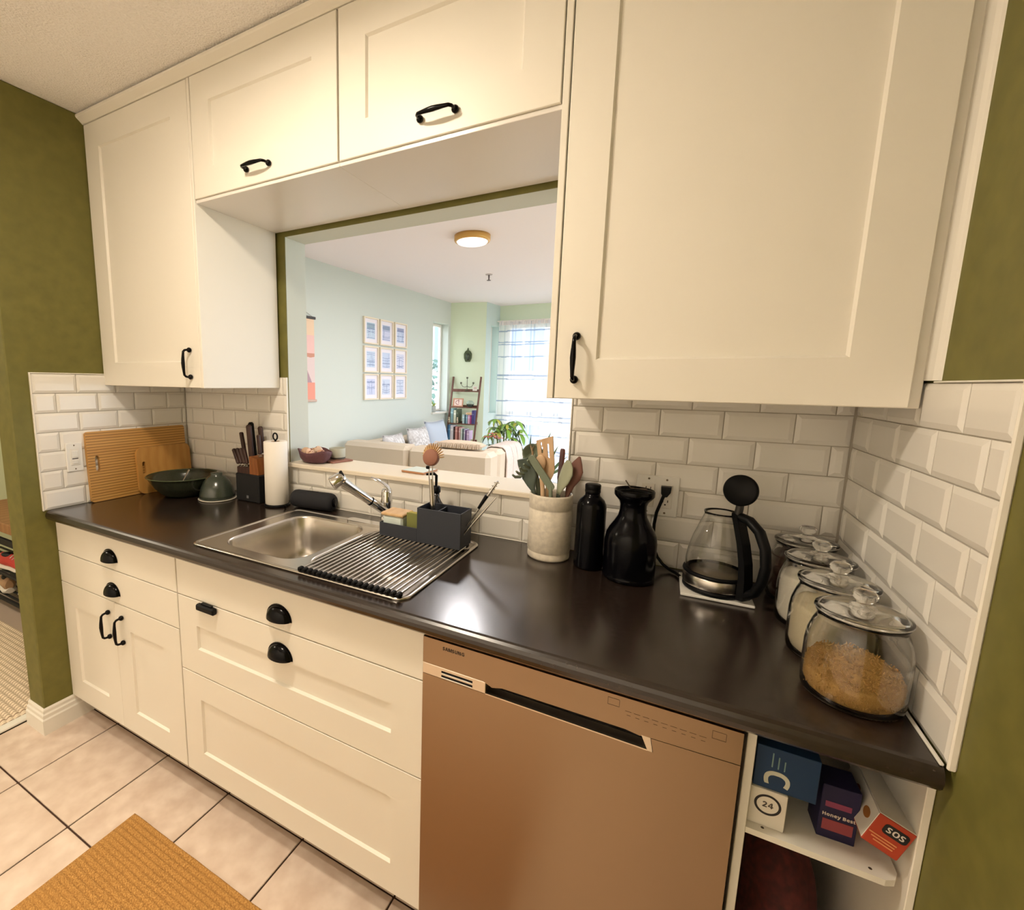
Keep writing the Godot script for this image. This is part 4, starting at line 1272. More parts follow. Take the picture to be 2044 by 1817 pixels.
func build_right_group() -> void:
	# crock
	var cc := V(1.8307, HC + 0.001, 0.0935)
	var ck := thing("utensil_crock", "cream marble crock full of cooking utensils", "crock", cc)
	obj("crock", S().lathe(P([0.001, 0.0, 0.0585, 0.0, 0.0615, 0.003, 0.062, 0.006, 0.062, 0.020, 0.0605, 0.022, 0.062, 0.024, 0.0635, 0.026, 0.0632, 0.150, 0.0618, 0.152, 0.0632, 0.154, 0.0636, 0.190, 0.0628, 0.195, 0.0605, 0.1965, 0.0575, 0.194, 0.0565, 0.186, 0.0565, 0.010, 0.001, 0.010]), 56, Transform3D(), true, false), M["marble"], ck)
	var bt := HC + 0.012
	var wood: Material = M["beech"]
	var sage: Material = M["sage silicone"]
	# each utensil: a handle from the bottom of the crock to the neck of its head
	var stick := func(t: Node3D, foot: Vector3, neck: Vector3, r0: float, r1: float, m: Material) -> void:
		obj("handle", S().tube([foot, (foot + neck) * 0.5, neck], [r0, (r0 + r1) * 0.5, r1], 12), m, t)
	var t := thing("slotted_turner", "pale wooden turner with slots standing tallest in the crock", "turner")
	var tf := lay(V(0.98, 0.10, 0.05), V(-0.10, 1.0, 0.06), V(1.818, 1.172, 0.106))
	obj("blade", S().prism(poly([-0.006, -0.026, 0.006, -0.026, 0.017, -0.006, 0.023, 0.012, 0.0245, 0.112, -0.0255, 0.100, -0.022, 0.012, -0.016, -0.006]), -0.0025, 0.0025, tf, [rrect(0.0058, 0.044, 0.0028, 4, Vector2(0.0085, 0.068)), rrect(0.0058, 0.020, 0.0028, 4, Vector2(-0.010, 0.072)), rrect(0.0058, 0.012, 0.0028, 4, Vector2(-0.0115, 0.090))]), wood, t)
	stick.call(t, V(1.836, bt, 0.112), tf * V(0, -0.016, 0), 0.0062, 0.0062, wood)
	var p := thing("pasta_server", "sage green pasta server with prongs at the left of the crock", "pasta server")
	var pf := lay(V(0.92, 0.28, 0.28), V(-0.26, 0.96, 0.12), V(1.768, 1.142, 0.104))
	var pr := []
	for e in [[-0.030, 0.007, 0.004, 0.0], [-0.010, 0.015, 0.006, 0.002], [0.012, 0.026, 0.008, -0.002], [0.034, 0.030, 0.009, -0.006], [0.056, 0.027, 0.008, -0.002], [0.074, 0.018, 0.006, 0.006]]:
		var r := PackedVector3Array()
		for i in 18:
			var a := -TAU * i / 18
			r.append(pf * V(e[1] * cos(a), e[0], e[3] + e[2] * sin(a)))
		pr.append(r)
	obj("head", S().loft(pr), M["deep sage silicone"], p)
	for k in 5:
		var a := -0.026 + 0.013 * k
		obj("prong", S().tube([pf * V(a, 0.020 + 0.008 * k, 0.004), pf * V(a * 1.25, 0.026 + 0.009 * k, 0.022), pf * V(a * 1.3, 0.036 + 0.009 * k, 0.030)], [0.0052, 0.0046, 0.003], 8), sage, p)
	stick.call(p, V(1.826, bt, 0.086), pf * V(0, -0.028, 0), 0.0055, 0.0065, M["deep sage silicone"])
	var la := thing("ladle", "sage green ladle leaning left behind the pasta server", "ladle")
	var lf := lay(V(0.9, 0.2, -0.2), V(-0.22, 0.97, 0.0), V(1.768, 1.206, 0.080))
	obj("bowl", S().lathe(P([0.001, -0.024, 0.016, -0.021, 0.026, -0.010, 0.030, 0.004, 0.0285, 0.004, 0.024, -0.009, 0.015, -0.018, 0.001, -0.021]), 28, lf * Transform3D(Basis(V(1, 0, 0), PI * 0.42), V(0, 0.020, 0.006))), sage, la)
	stick.call(la, V(1.818, bt, 0.076), lf * V(0, -0.012, 0), 0.0055, 0.0055, sage)
	var ws := thing("whisk", "thin wire whisk arching above the left side of the crock", "whisk")
	for k in 3:
		var wf := lay(V(cos(k * 1.05 + 0.2), 0.1, sin(k * 1.05 + 0.2)), V(-0.30, 0.95, -0.05), V(1.783, 1.150, 0.072))
		var loop := []
		for i in 15:
			var a := PI * (i / 14.0)
			loop.append(wf * V(0.030 * cos(a) * (0.35 + 0.65 * sin(a)), 0.105 * sin(a), 0))
		obj("wire", S().tube(loop, [0.0019], 6), mat("tan wire", c8(168, 140, 108), 0.4), ws)
	stick.call(ws, V(1.820, bt, 0.066), V(1.785, 1.148, 0.072), 0.006, 0.006, sage)
	var sp := thing("spatula", "sage green spatula slanting across the front of the crock", "spatula")
	var sf := lay(V(0.82, 0.57, 0.05), V(-0.56, 0.82, 0.10), V(1.838, 1.136, 0.132))
	obj("blade", S().prism(rrect(0.021, 0.118, 0.009, 5, Vector2(0, 0.052)), -0.003, 0.003, sf), sage, sp)
	stick.call(sp, V(1.850, bt, 0.124), sf * V(0, 0.004, 0), 0.0055, 0.0055, sage)
	var so := thing("spoon", "large sage green spoon turned edge-on at the right of the crock", "spoon")
	var of := lay(V(0.80, -0.20, 0.55), V(0.27, 0.96, 0.03), V(1.862, 1.150, 0.104))
	var orr := []
	for e in [[-0.040, 0.006, 0.004, 0.0], [-0.020, 0.012, 0.006, 0.0], [0.005, 0.021, 0.007, 0.004], [0.030, 0.024, 0.008, 0.007], [0.052, 0.019, 0.006, 0.004], [0.068, 0.008, 0.004, 0.0]]:
		var r := PackedVector3Array()
		for i in 18:
			var a := -TAU * i / 18
			r.append(of * V(e[1] * cos(a), e[0], -e[3] + e[2] * sin(a)))
		orr.append(r)
	obj("bowl", S().loft(orr), mat("pale sage", c8(170, 174, 148), 0.5), so)
	stick.call(so, V(1.846, bt, 0.096), of * V(0, -0.036, 0), 0.0055, 0.006, M["deep sage silicone"])
	var ds := thing("spoon", "dark brown wooden spoon with a pointed bowl behind the green spoon", "spoon")
	var df := lay(V(0.9, -0.2, 0.3), V(0.30, 0.95, -0.03), V(1.886, 1.158, 0.078))
	var dr := []
	for e in [[-0.050, 0.007, 0.005], [-0.020, 0.013, 0.006], [0.005, 0.024, 0.007], [0.030, 0.025, 0.007], [0.052, 0.014, 0.006], [0.070, 0.003, 0.003]]:
		var r := PackedVector3Array()
		for i in 18:
			var a := -TAU * i / 18
			r.append(df * V(e[1] * cos(a), e[0], e[2] * sin(a)))
		dr.append(r)
	obj("bowl", S().loft(dr), mat("reddish wood", c8(128, 86, 74), 0.6), ds)
	stick.call(ds, V(1.852, bt, 0.078), df * V(0, -0.046, 0), 0.006, 0.006, M["reddish wood"])
	var ts := thing("spoon", "plain beech wooden spoon handle upright in the middle of the crock", "spoon")
	obj("handle", S().tube([V(1.826, bt, 0.130), V(1.812, 1.13, 0.128), V(1.803, 1.190, 0.122)], [0.006, 0.0065, 0.0075], 12), wood, ts)
	obj("bowl", S().ball(V(1.800, 1.205, 0.120), V(0.016, 0.024, 0.006), 16, 10), wood, ts)
	var rs := thing("spatula", "dark red wooden spatula between the turner and the green spoon", "spatula")
	obj("blade", S().prism(rrect(0.030, 0.10, 0.010, 4, Vector2(0, 0.03)), -0.003, 0.003, lay(V(0.5, 0, 0.86), V(0.06, 1, 0), V(1.848, 1.165, 0.070))), mat("dark red wood", c8(104, 60, 52), 0.6), rs)
	stick.call(rs, V(1.840, bt, 0.060), V(1.847, 1.16, 0.069), 0.006, 0.006, M["dark red wood"])
	# black bottle
	var bo := thing("black_bottle", "slim glossy black bottle with a screw cap beside the crock", "bottle", V(1.9515, HC + 0.001, 0.118))
	obj("bottle", S().lathe(P([0.001, 0.0, 0.036, 0.0, 0.0398, 0.003, 0.0402, 0.008, 0.0396, 0.176, 0.038, 0.186, 0.033, 0.197, 0.025, 0.205, 0.0205, 0.210, 0.0198, 0.218, 0.001, 0.218]), 40), M["black gloss"], bo)
	obj("cap", S().lathe(P([0.0205, 0.2185, 0.0212, 0.2195, 0.0212, 0.226, 0.0203, 0.2275, 0.0212, 0.229, 0.0212, 0.240, 0.0195, 0.2425, 0.001, 0.243]), 32), M["black plastic"], bo)
	# black jug
	var jg := thing("black_jug", "wide glossy black jug with a pinched neck and flared rim", "jug", V(2.0605, HC + 0.001, 0.143))
	obj("body", S().lathe(P([0.001, 0.0, 0.062, 0.0, 0.0660, 0.003, 0.0660, 0.010, 0.0640, 0.014, 0.0655, 0.018, 0.0655, 0.104, 0.0625, 0.122, 0.0555, 0.138, 0.0445, 0.156, 0.036, 0.172, 0.033, 0.188, 0.033, 0.204, 0.037, 0.214, 0.046, 0.224, 0.0500, 0.230, 0.0500, 0.242, 0.0485, 0.2445, 0.0465, 0.243, 0.0460, 0.233, 0.001, 0.229]), 48), M["black gloss"], jg)
	obj("inner_rim", S().lathe(P([0.034, 0.2315, 0.044, 0.2345, 0.0455, 0.238, 0.036, 0.236, 0.034, 0.2315]), 40, Transform3D(), true, false), M["black plastic"], jg)
	var wi := thing("wire_clip", "thin bent wire pieces lying across the rim of the black jug", "wire", V(2.0605, HC + 0.2455, 0.143))
	obj("wire", S().tube([V(-0.022, 0.026, 0.02), V(-0.010, 0.006, 0.01), V(0.002, 0.003, 0.004), V(0.030, 0.004, 0.0)], [0.0018], 6), tone(110, 96, 80, 0.5), wi)
	obj("wire", S().tube([V(-0.018, 0.003, 0.024), V(0.004, 0.006, 0.014), V(0.036, 0.003, 0.012), V(0.044, 0.002, 0.010)], [0.0018], 6), tone(46, 40, 36, 0.5), wi)
	# outlet with plug and cord
	var ot := wall_plate(V(2.110, 1.124, 0.0090), Basis(), 2, "white double outlet plate on the back tiles behind the black jug", "outlet", "wall_outlet")
	for g in 2:
		for y in [-0.017, 0.017]:
			for q in [[-0.006, 0.004, 0.0022, 0.008], [0.006, 0.004, 0.0022, 0.007], [0.0, -0.006, 0.004, 0.004]]:
				obj("slot", S().box(V((g - 0.5) * 0.046 + q[0], y + q[1], 0.0078), V(q[2], q[3], 0.0012)), tone(46, 38, 32), ot)
	var pg := thing("power_plug", "black plug and cord running from the outlet to the kettle", "plug")
	obj("plug", S().prism(poly([-0.013, 0.013, 0.013, 0.013, 0.012, -0.002, 0.004, -0.015, -0.006, -0.017, -0.012, -0.006]), 0.0185, 0.040, Transform3D(Basis(), V(2.133, 1.143, 0))), M["black plastic"], pg)
	obj("cord", S().tube([V(2.129, 1.133, 0.034), V(2.123, 1.112, 0.036), V(2.114, 1.080, 0.034), V(2.1105, 1.045, 0.031), V(2.111, 1.005, 0.030), V(2.1155, 0.974, 0.030), V(2.126, 0.950, 0.032), V(2.142, 0.932, 0.036), V(2.160, 0.9225, 0.044), V(2.176, 0.9210, 0.058), V(2.186, 0.922, 0.080)], [0.0042], 10), M["black plastic"], pg)
	# trivet and kettle
	var tv := thing("trivet", "square white tile trivet under the glass kettle", "trivet", V(2.2635, HC + 0.001, 0.121), 0.03)
	obj("tile", S().box(V(0, 0.0035, 0), V(0.156, 0.007, 0.150), 0.0015), M["ceramic white"], tv)
	build_kettle(V(2.262, HC + 0.0085, 0.125))
	build_jars()


func build_kettle(at: Vector3) -> void:
	var t := thing("glass_kettle", "glass electric kettle with black handle and its round lid open", "kettle", at)
	obj("base", S().lathe(P([0.001, 0.0, 0.068, 0.0, 0.0715, 0.003, 0.0715, 0.010, 0.069, 0.012, 0.001, 0.012]), 48), M["black plastic"], t)
	obj("steel_band", S().lathe(P([0.060, 0.0125, 0.0705, 0.0125, 0.0722, 0.016, 0.0722, 0.040, 0.0705, 0.042, 0.060, 0.042]), 56), M["sink steel"], t)
	obj("seal_ring", S().lathe(P([0.060, 0.0423, 0.0725, 0.0423, 0.0735, 0.0445, 0.0725, 0.0495, 0.066, 0.050, 0.060, 0.0465]), 48), M["black plastic"], t)
	obj("floor_plate", S().lathe(P([0.001, 0.0445, 0.0595, 0.0445, 0.0595, 0.0465, 0.001, 0.047]), 40), mat("kettle floor", c8(150, 142, 130), 0.35, 0.9), t)
	var pf := [[0.0660, 0.0505], [0.0695, 0.052], [0.0690, 0.075], [0.0650, 0.105], [0.0575, 0.135], [0.0480, 0.163], [0.0400, 0.184], [0.0370, 0.194], [0.0385, 0.202]]
	var prof := []
	for e in pf:
		prof.append(Vector2(e[0], e[1]))
	for k in range(pf.size() - 1, -1, -1):
		prof.append(Vector2(pf[k][0] - 0.0022, pf[k][1]))
	prof.append(prof[0])
	obj("glass_body", S().lathe(prof, 64, Transform3D(), true, false), M["jar glass"], t)
	# handle: the spine on the glass and the loop behind it, in a plane turned towards the viewer's right
	var turn := Transform3D(Basis(V(0, 1, 0), -deg_to_rad(46.0)), Vector3.ZERO)
	var spine := PackedVector2Array([Vector2(0.0725, 0.004), Vector2(0.089, 0.006), Vector2(0.092, 0.020), Vector2(0.0905, 0.055), Vector2(0.0855, 0.095), Vector2(0.074, 0.140), Vector2(0.060, 0.180), Vector2(0.052, 0.206), Vector2(0.038, 0.211), Vector2(0.0385, 0.203), Vector2(0.044, 0.188), Vector2(0.0595, 0.140), Vector2(0.069, 0.100), Vector2(0.0735, 0.060)])
	obj("spine", S().prism(spine, -0.013, 0.013, turn), M["black plastic"], t)
	var arc := []
	for q in [[0.052, 0.203], [0.075, 0.200], [0.103, 0.180], [0.121, 0.145], [0.127, 0.105], [0.122, 0.065], [0.108, 0.035], [0.088, 0.018]]:
		arc.append(turn * V(q[0], q[1], 0))
	obj("handle", S().tube(arc, [0.010, 0.0105, 0.0105, 0.010, 0.010, 0.010, 0.0105, 0.011], 14, 1.25), M["black plastic"], t)
	# lid swung open, standing up at the hinge
	var lc := V(2.292, 1.190, 0.158) - at
	var face := lay(V(0.90, 0.10, 0.44), V(-0.40, 0.10, 0.90), lc)
	obj("lid", S().lathe(P([0.001, -0.007, 0.034, -0.007, 0.0375, -0.004, 0.0375, 0.003, 0.034, 0.006, 0.001, 0.0075]), 44, face), M["black plastic"], t)
	obj("lid_hinge", S().tube([turn * V(0.044, 0.204, 0), turn * V(0.046, 0.222, 0), lc + V(0.004, -0.020, -0.004), lc + V(0.012, 0.016, 0.002)], [0.009, 0.0085, 0.008, 0.006], 12), tone(42, 38, 36, 0.4), t)


func build_jars() -> void:
	var g: Material = M["jar glass"]
	var wall := S().lathe(P([0.001, 0.0, 0.060, 0.0, 0.0655, 0.003, 0.068, 0.010, 0.0690, 0.030, 0.0692, 0.085, 0.0670, 0.105, 0.0615, 0.124, 0.0575, 0.134, 0.0575, 0.1415, 0.0595, 0.144, 0.0575, 0.146, 0.0545, 0.1455, 0.0542, 0.134, 0.0585, 0.122, 0.0640, 0.104, 0.0660, 0.085, 0.0658, 0.030, 0.0648, 0.012, 0.061, 0.0065, 0.001, 0.006]), 64, Transform3D(), true, false).done()
	var lid := S().lathe(P([0.001, 0.1435, 0.050, 0.1435, 0.0535, 0.1450, 0.0535, 0.1475, 0.0600, 0.1478, 0.0625, 0.1500, 0.0615, 0.1535, 0.053, 0.1575, 0.038, 0.1620, 0.020, 0.1645, 0.0110, 0.1665, 0.0095, 0.1700, 0.0125, 0.1740, 0.0165, 0.1790, 0.0165, 0.1850, 0.0125, 0.1895, 0.001, 0.1905]), 56, Transform3D(), true, false).done()
	var zs := [0.497, 0.3555, 0.214, 0.0795]
	var labels := ["glass jar half full of golden rice, nearest on the worktop", "glass jar of cream grain, second from the front", "glass jar of white flour, third from the front", "glass jar of dark brown contents in the back corner"]
	for k in 4:
		var t := thing("glass_jar", labels[k], "jar", V(2.4435, HC + 0.001, zs[k]), 0.0, "glass storage jars along the right wall")
		obj("jar", wall, g, t)
		obj("lid", lid, g, t)
	var fill := [[0.050, 0.012], [0.100, 0.006], [0.108, 0.005], [0.116, 0.004]]
	var looks := ["golden rice grains", "cream coloured ground grain", "white flour", "dark brown beans"]
	var names := ["rice_grains", "oat_flour", "white_flour", "coffee_beans"]
	var ms := [mat("rice", Color.WHITE, 0.8), mat("cream grain", Color.WHITE, 0.9), mat("flour", Color.WHITE, 0.95), mat("beans", Color.WHITE, 0.5)]
	tri_tex(ms[0], mottle(c8(176, 124, 56), c8(240, 200, 124), 51, 0.35, 3, 1.0, 2.0, 256, 1.6), 10.0)
	tri_tex(ms[1], mottle(c8(222, 206, 170), c8(240, 228, 198), 52, 0.3, 2), 8.0)
	tri_tex(ms[2], mottle(c8(234, 226, 208), c8(246, 240, 226), 53, 0.2, 2), 6.0)
	tri_tex(ms[3], mottle(c8(40, 20, 12), c8(92, 54, 34), 54, 0.3, 3, 1.0, 1.0, 256, 1.6), 8.0)
	bump(ms[0], ms[0].albedo_texture, 0.4)
	for k in 4:
		var h: float = fill[k][0]
		var rings := []
		for e in [[0.05, 0.0075], [0.058, 0.0080], [0.0625, 0.0135], [0.0640, 0.030], [0.0642, minf(h, 0.085)]]:
			rings.append(e)
		if h > 0.09:
			rings.append([0.0622, h * 0.99])
		rings.append([0.056, h + 0.001])
		rings.append([0.030, h + 0.004])
		rings.append([0.002, h + 0.005])
		var rr := []
		for e in rings:
			var r := PackedVector3Array()
			for i in 40:
				var a := TAU * i / 40
				var up: float = 0.0 if e[1] < h * 0.95 else fill[k][1] * (-sin(a) * e[0] / 0.06) + 0.0016 * sin(5.0 * a + k)
				r.append(V(e[0] * cos(a), e[1] + up, e[0] * sin(a)))
			rr.append(r)
		tag(obj(names[k], S().loft(rr), ms[k]), looks[k] + " inside the glass jar on the worktop", ["rice", "grain", "flour", "beans"][k], "", "stuff")
		get_node(NodePath(names[k])).position = V(2.4435, HC + 0.001, zs[k])
	# some loose grains on top and against the glass
	rng.seed = 5
	var mm := MultiMesh.new()
	mm.transform_format = MultiMesh.TRANSFORM_3D
	mm.mesh = S().ball(Vector3.ZERO, V(0.0011, 0.0011, 0.0034), 6, 4).done()
	mm.instance_count = 900
	for i in 900:
		var a := rng.randf() * TAU
		var top := rng.randf() < 0.55
		var r := 0.0632 * sqrt(rng.randf()) if top else 0.0636
		var y := 0.0545 + 0.012 * (-sin(a) * r / 0.06) + (0.004 * (1.0 - r / 0.064)) if top else rng.randf_range(0.016, 0.052 + 0.012 * -sin(a))
		mm.set_instance_transform(i, Transform3D(Basis.from_euler(V(rng.randf() * 6.0, rng.randf() * 6.0, rng.randf() * 0.6)), V(r * cos(a), y, r * sin(a))))
	var mi := MultiMeshInstance3D.new()
	mi.name = "loose_grains"
	mi.multimesh = mm
	mi.material_override = ms[0]
	mi.set_meta("kind", "stuff")
	get_node("rice_grains").add_child(mi, true)


func carton(called: String, label: String, size: Vector3, m: Material, at: Vector3, turn := 0.0) -> Node3D:
	var t := thing(called, label, "box", at, turn)
	obj("box", S().box(V(0, size.y * 0.5, 0), size, 0.0008), m, t)
	return t


func build_shelf_items() -> void:
	var y := 0.6835
	var wb := carton("carton", "small white carton with a black ring print on the open shelf", V(0.052, 0.069, 0.050), M["card white"], V(2.3385, y, 0.556))
	var ring := S()
	ring.lathe(P([0.0155, 0.0, 0.0190, 0.0, 0.0190, 0.0006, 0.0155, 0.0006, 0.0155, 0.0]), 40, Transform3D(Basis(V(1, 0, 0), PI / 2), V(0.0, 0.042, 0.0251)), false, false)
	obj("ring_print", ring, tone(34, 30, 34), wb)
	letters("24", 0.010, tone(74, 66, 60), wb, Transform3D(Basis(), V(0.0, 0.042, 0.0252)))
	var bb := carton("carton", "blue carton printed with a big white C on the open shelf", V(0.086, 0.078, 0.060), tone(18, 54, 92, 0.6), V(2.358, y + 0.0700, 0.548))
	letters("C", 0.036, tone(206, 206, 190), bb, Transform3D(Basis(V(0, 0, 1), -PI / 2), V(-0.012, 0.024, 0.0302)))
	for k in 3:
		obj("print_line", S().box(V(-0.020 + 0.0085 * k, 0.056 - 0.003 * k, 0.0304), V(0.0018, 0.026 - 0.004 * k, 0.0006)), tone(120, 150, 150), bb)
	var pb := carton("carton", "dark purple carton with pink and white printing on the shelf", V(0.050, 0.098, 0.052), tone(26, 20, 62, 0.6), V(2.437, y, 0.528), 0.04)
	obj("print_band", S().box(V(0.0, 0.026, 0.0263), V(0.040, 0.020, 0.0006)), tone(150, 66, 74), pb)
	obj("print_band", S().box(V(-0.002, 0.064, 0.0263), V(0.034, 0.010, 0.0006)), tone(140, 60, 90), pb)
	letters("Honey Best", 0.0058, tone(226, 210, 196), pb, Transform3D(Basis(), V(0.0, 0.045, 0.0266)))
	# long carton leaning with its red end towards the viewer
	var c0 := V(2.448, 0.7245, 0.604)
	var rc := thing("carton", "open long white carton with a red end leaning on the shelf", "box")
	var fx := lay(V(0.041, -0.015, 0.004), V(0.022, 0.048, -0.004), c0)
	fx.origin = V(2.4845, 0.7570, 0.596)
	rc.transform = fx
	obj("end_panel", S().box(V(0.0, 0.0, 0.0), V(0.0445, 0.052, 0.004), 0.0008), tone(178, 62, 34, 0.6), rc)
	obj("top_panel", S().box(V(0.0, 0.0262, -0.072), V(0.0445, 0.0015, 0.145), 0.0004), M["card white"], rc)
	obj("side_panel", S().box(V(-0.0222, 0.0, -0.072), V(0.0015, 0.050, 0.145), 0.0004), M["card white"], rc)
	obj("side_panel", S().box(V(0.0222, 0.0, -0.072), V(0.0015, 0.050, 0.145), 0.0004), M["card white"], rc)
	obj("bottom_panel", S().box(V(0.0, -0.0262, -0.072), V(0.0445, 0.0015, 0.145), 0.0004), tone(178, 62, 34, 0.6), rc)
	obj("label", S().prism(rrect(0.030, 0.017, 0.005, 4, Vector2(0.004, 0.010)), 0.0021, 0.0027), tone(24, 26, 28), rc)
	letters("SOS", 0.009, tone(226, 216, 206), rc, Transform3D(Basis(), V(0.004, 0.010, 0.0029)))
	for k in 3:
		obj("print_line", S().box(V(-0.004 + 0.002 * k, -0.007 - 0.0045 * k, 0.0023), V(0.034 - 0.005 * k, 0.0018, 0.0006)), tone(222, 150, 96), rc)
	for z in [-0.026, -0.085]:
		obj("oval_print", S().lathe(P([0.001, 0.0, 0.0075, 0.0, 0.0075, 0.0006, 0.001, 0.0006]), 24, Transform3D(Basis(V(0, 1, 0), V(-1, 0, 0), V(0, 0, 1.7)), V(-0.0230, 0.004, z)), false), tone(164, 104, 44), rc)
	# something dark and reddish on the lower shelf
	var bag := thing("cloth_bag", "dark maroon crumpled bag on the lower shelf under the worktop", "bag", V(2.408, 0.1015, 0.34))
	var rings := []
	var nz := noise(60, 1.6, 3)
	for i in 13:
		var t := float(i) / 12
		var r := PackedVector3Array()
		for j in 28:
			var a := TAU * j / 28
			var wv := 1.0 + 0.16 * nz.get_noise_3d(cos(a) * 1.2, t * 2.6, sin(a) * 1.2)
			var rad := sqrt(maxf(1.0 - pow(t, 4.0), 0.0)) * wv
			r.append(V(0.078 * rad * cos(a), t * 0.44, 0.19 * rad * sin(a)))
		rings.append(r)
	obj("bag", S().loft(rings), tri_maroon(), bag)


func tri_maroon() -> StandardMaterial3D:
	var m := mat("maroon cloth", Color.WHITE, 0.8)
	tri_tex(m, mottle(c8(46, 18, 18), c8(112, 44, 40), 61, 0.06, 4), 3.0)
	return m


# ---------------------------------------------------------------- floor coverings and the hall

func ridged(x0: float, x1: float, z0: float, z1: float, pitch: float, high: float, wobble: float, repeat: float) -> Shape:   # cords side by side along x
	var s := S()
	s.soft(true)
	var rows := int(round((z1 - z0) / pitch))
	var cols := int((x1 - x0) / 0.03) + 1
	var nz := noise(70, 6.0, 2)
	var h := func(i: int, j: int) -> Vector3:   # j counts quarter rows
		var x := x0 + (x1 - x0) * i / cols
		var z := z0 + (z1 - z0) * j / (rows * 4.0)
		var f := absf(sin(PI * j / 4.0))
		var w := wobble * nz.get_noise_2d(x, z)
		if i == 0 or i == cols or j == 0 or j == rows * 4:
			return V(x, 0.001, z)
		return V(x, high * (0.5 + 0.5 * f) + w, z + w)
	for i in cols:
		for j in rows * 4:
			var p := [h.call(i, j), h.call(i + 1, j), h.call(i + 1, j + 1), h.call(i, j + 1)]
			var uv := []
			for k in [[0, 0], [1, 0], [1, 1], [0, 1]]:
				uv.append(Vector2((i + k[0]) * (x1 - x0) / cols * repeat, (j + k[1]) / 8.0))
			s.tri(p[0], p[1], p[2], Vector3.UP, uv[0], uv[1], uv[2])
			s.tri(p[0], p[2], p[3], Vector3.UP, uv[0], uv[2], uv[3])
	s.soft(false)
	s.quad(V(x0, 0.0006, z0), V(x1, 0.0006, z0), V(x1, 0.0006, z1), V(x0, 0.0006, z1), Vector3.DOWN)
	return s


func shoe(called: String, label: String, at: Vector3, turn: float, upper: Material, sole: Material, accent: Material) -> Node3D:   # toe towards +x
	var t := thing(called, label, "shoe", at, turn, "shoes on the rack")
	var section := func(x: float, w: float, y0: float, y1: float) -> PackedVector3Array:
		var r := PackedVector3Array()
		for i in 16:
			var a := -TAU * i / 16
			var yy := sin(a)
			r.append(V(x, lerpf(y0, y1, 0.5 + 0.5 * yy), w * cos(a) * (1.0 - 0.35 * maxf(yy, 0.0))))
		return r
	var so := []
	for e in [[-0.135, 0.022], [-0.125, 0.036], [-0.06, 0.038], [0.0, 0.036], [0.07, 0.046], [0.115, 0.036], [0.135, 0.016]]:
		so.append(section.call(e[0], e[1] * 1.05, 0.0, 0.034))
	obj("sole", S().loft(so), sole, t)
	var up := []
	for e in [[-0.130, 0.020, 0.085], [-0.118, 0.034, 0.100], [-0.06, 0.037, 0.096], [-0.01, 0.037, 0.100], [0.03, 0.040, 0.086], [0.075, 0.044, 0.066], [0.110, 0.034, 0.052], [0.128, 0.014, 0.040]]:
		up.append(section.call(e[0], e[1], 0.020, e[2]))
	obj("upper", S().loft(up), upper, t)
	obj("opening", S().ball(V(-0.068, 0.090, 0), V(0.048, 0.014, 0.026), 18, 8), M["black matt"], t)
	for k in 4:
		var x := 0.000 + 0.019 * k
		obj("lace", S().tube([V(x, 0.083 - 0.008 * k, -0.024), V(x + 0.004, 0.103 - 0.010 * k, 0.0), V(x, 0.083 - 0.008 * k, 0.024)], [0.0032], 6), accent, t)
	return t


func build_hall() -> void:
	var jr := tag(obj("jute_rug", ridged(0.672, 1.86, 0.742, 1.42, 0.0165, 0.012, 0.0035, 1.0), M["jute"]), "golden brown woven jute rug on the kitchen tiles", "rug")
	jr.position.y = 0.0003
	var br := tag(obj("braided_rug", ridged(-1.95, -0.192, 0.40, 1.9, 0.024, 0.016, 0.001, 26.0), M["braided rug"]), "cream braided rug with dark gaps on the hall floor", "rug")
	br.position.y = 0.0003
	var t := thing("shoe_rack", "wooden topped black metal shoe rack against the hall wall", "shoe rack", V(-1.55, 0, 0.17))
	obj("bench_top", S().box(V(0, 0.545, 0), V(0.86, 0.062, 0.32), 0.006), M["bench wood"], t)
	for y in [0.456, 0.246, 0.075]:
		var sh := S()
		for z in [-0.15, 0.15]:
			sh.span(V(-0.42, y - 0.02 if y > 0.4 else y - 0.012, z - 0.01), V(0.42, y + 0.02 if y > 0.4 else y + 0.006, z + 0.01), 0.003)
		if y < 0.4:
			for k in 7:
				var z := -0.12 + 0.04 * k
				sh.span(V(-0.42, y - 0.004, z - 0.008), V(0.42, y + 0.004, z + 0.008), 0.002)
		obj("shelf" if y < 0.4 else "apron", sh, M["black matt"], t)
	for x in [-0.41, 0.41]:
		for z in [-0.15, 0.15]:
			obj("leg", S().span(V(x - 0.012, 0.001, z - 0.012), V(x + 0.012, 0.514, z + 0.012), 0.002), M["black matt"], t)
	var cream := tone(226, 210, 190, 0.8)
	var brown := tone(112, 66, 48, 0.7)
	var red := tone(196, 64, 54, 0.7)
	var wht := tone(232, 226, 216, 0.7)
	var tan := tone(186, 150, 116, 0.8)
	shoe("sneaker", "red and white sneaker on the upper shelf of the shoe rack", V(-1.36, 0.2525, 0.268), 0.12, red, wht, wht)
	shoe("sneaker", "brown sneaker with white laces behind the red one", V(-1.275, 0.2525, 0.130), 0.35, brown, tan, wht)
	shoe("sneaker", "cream sneaker with white sole on the lower shelf", V(-1.275, 0.0815, 0.250), PI - 0.3, cream, wht, tan)
	shoe("sneaker", "tan sneaker farther along the lower shelf", V(-1.585, 0.0815, 0.250), PI - 0.2, tan, wht, cream)


# ---------------------------------------------------------------- living room

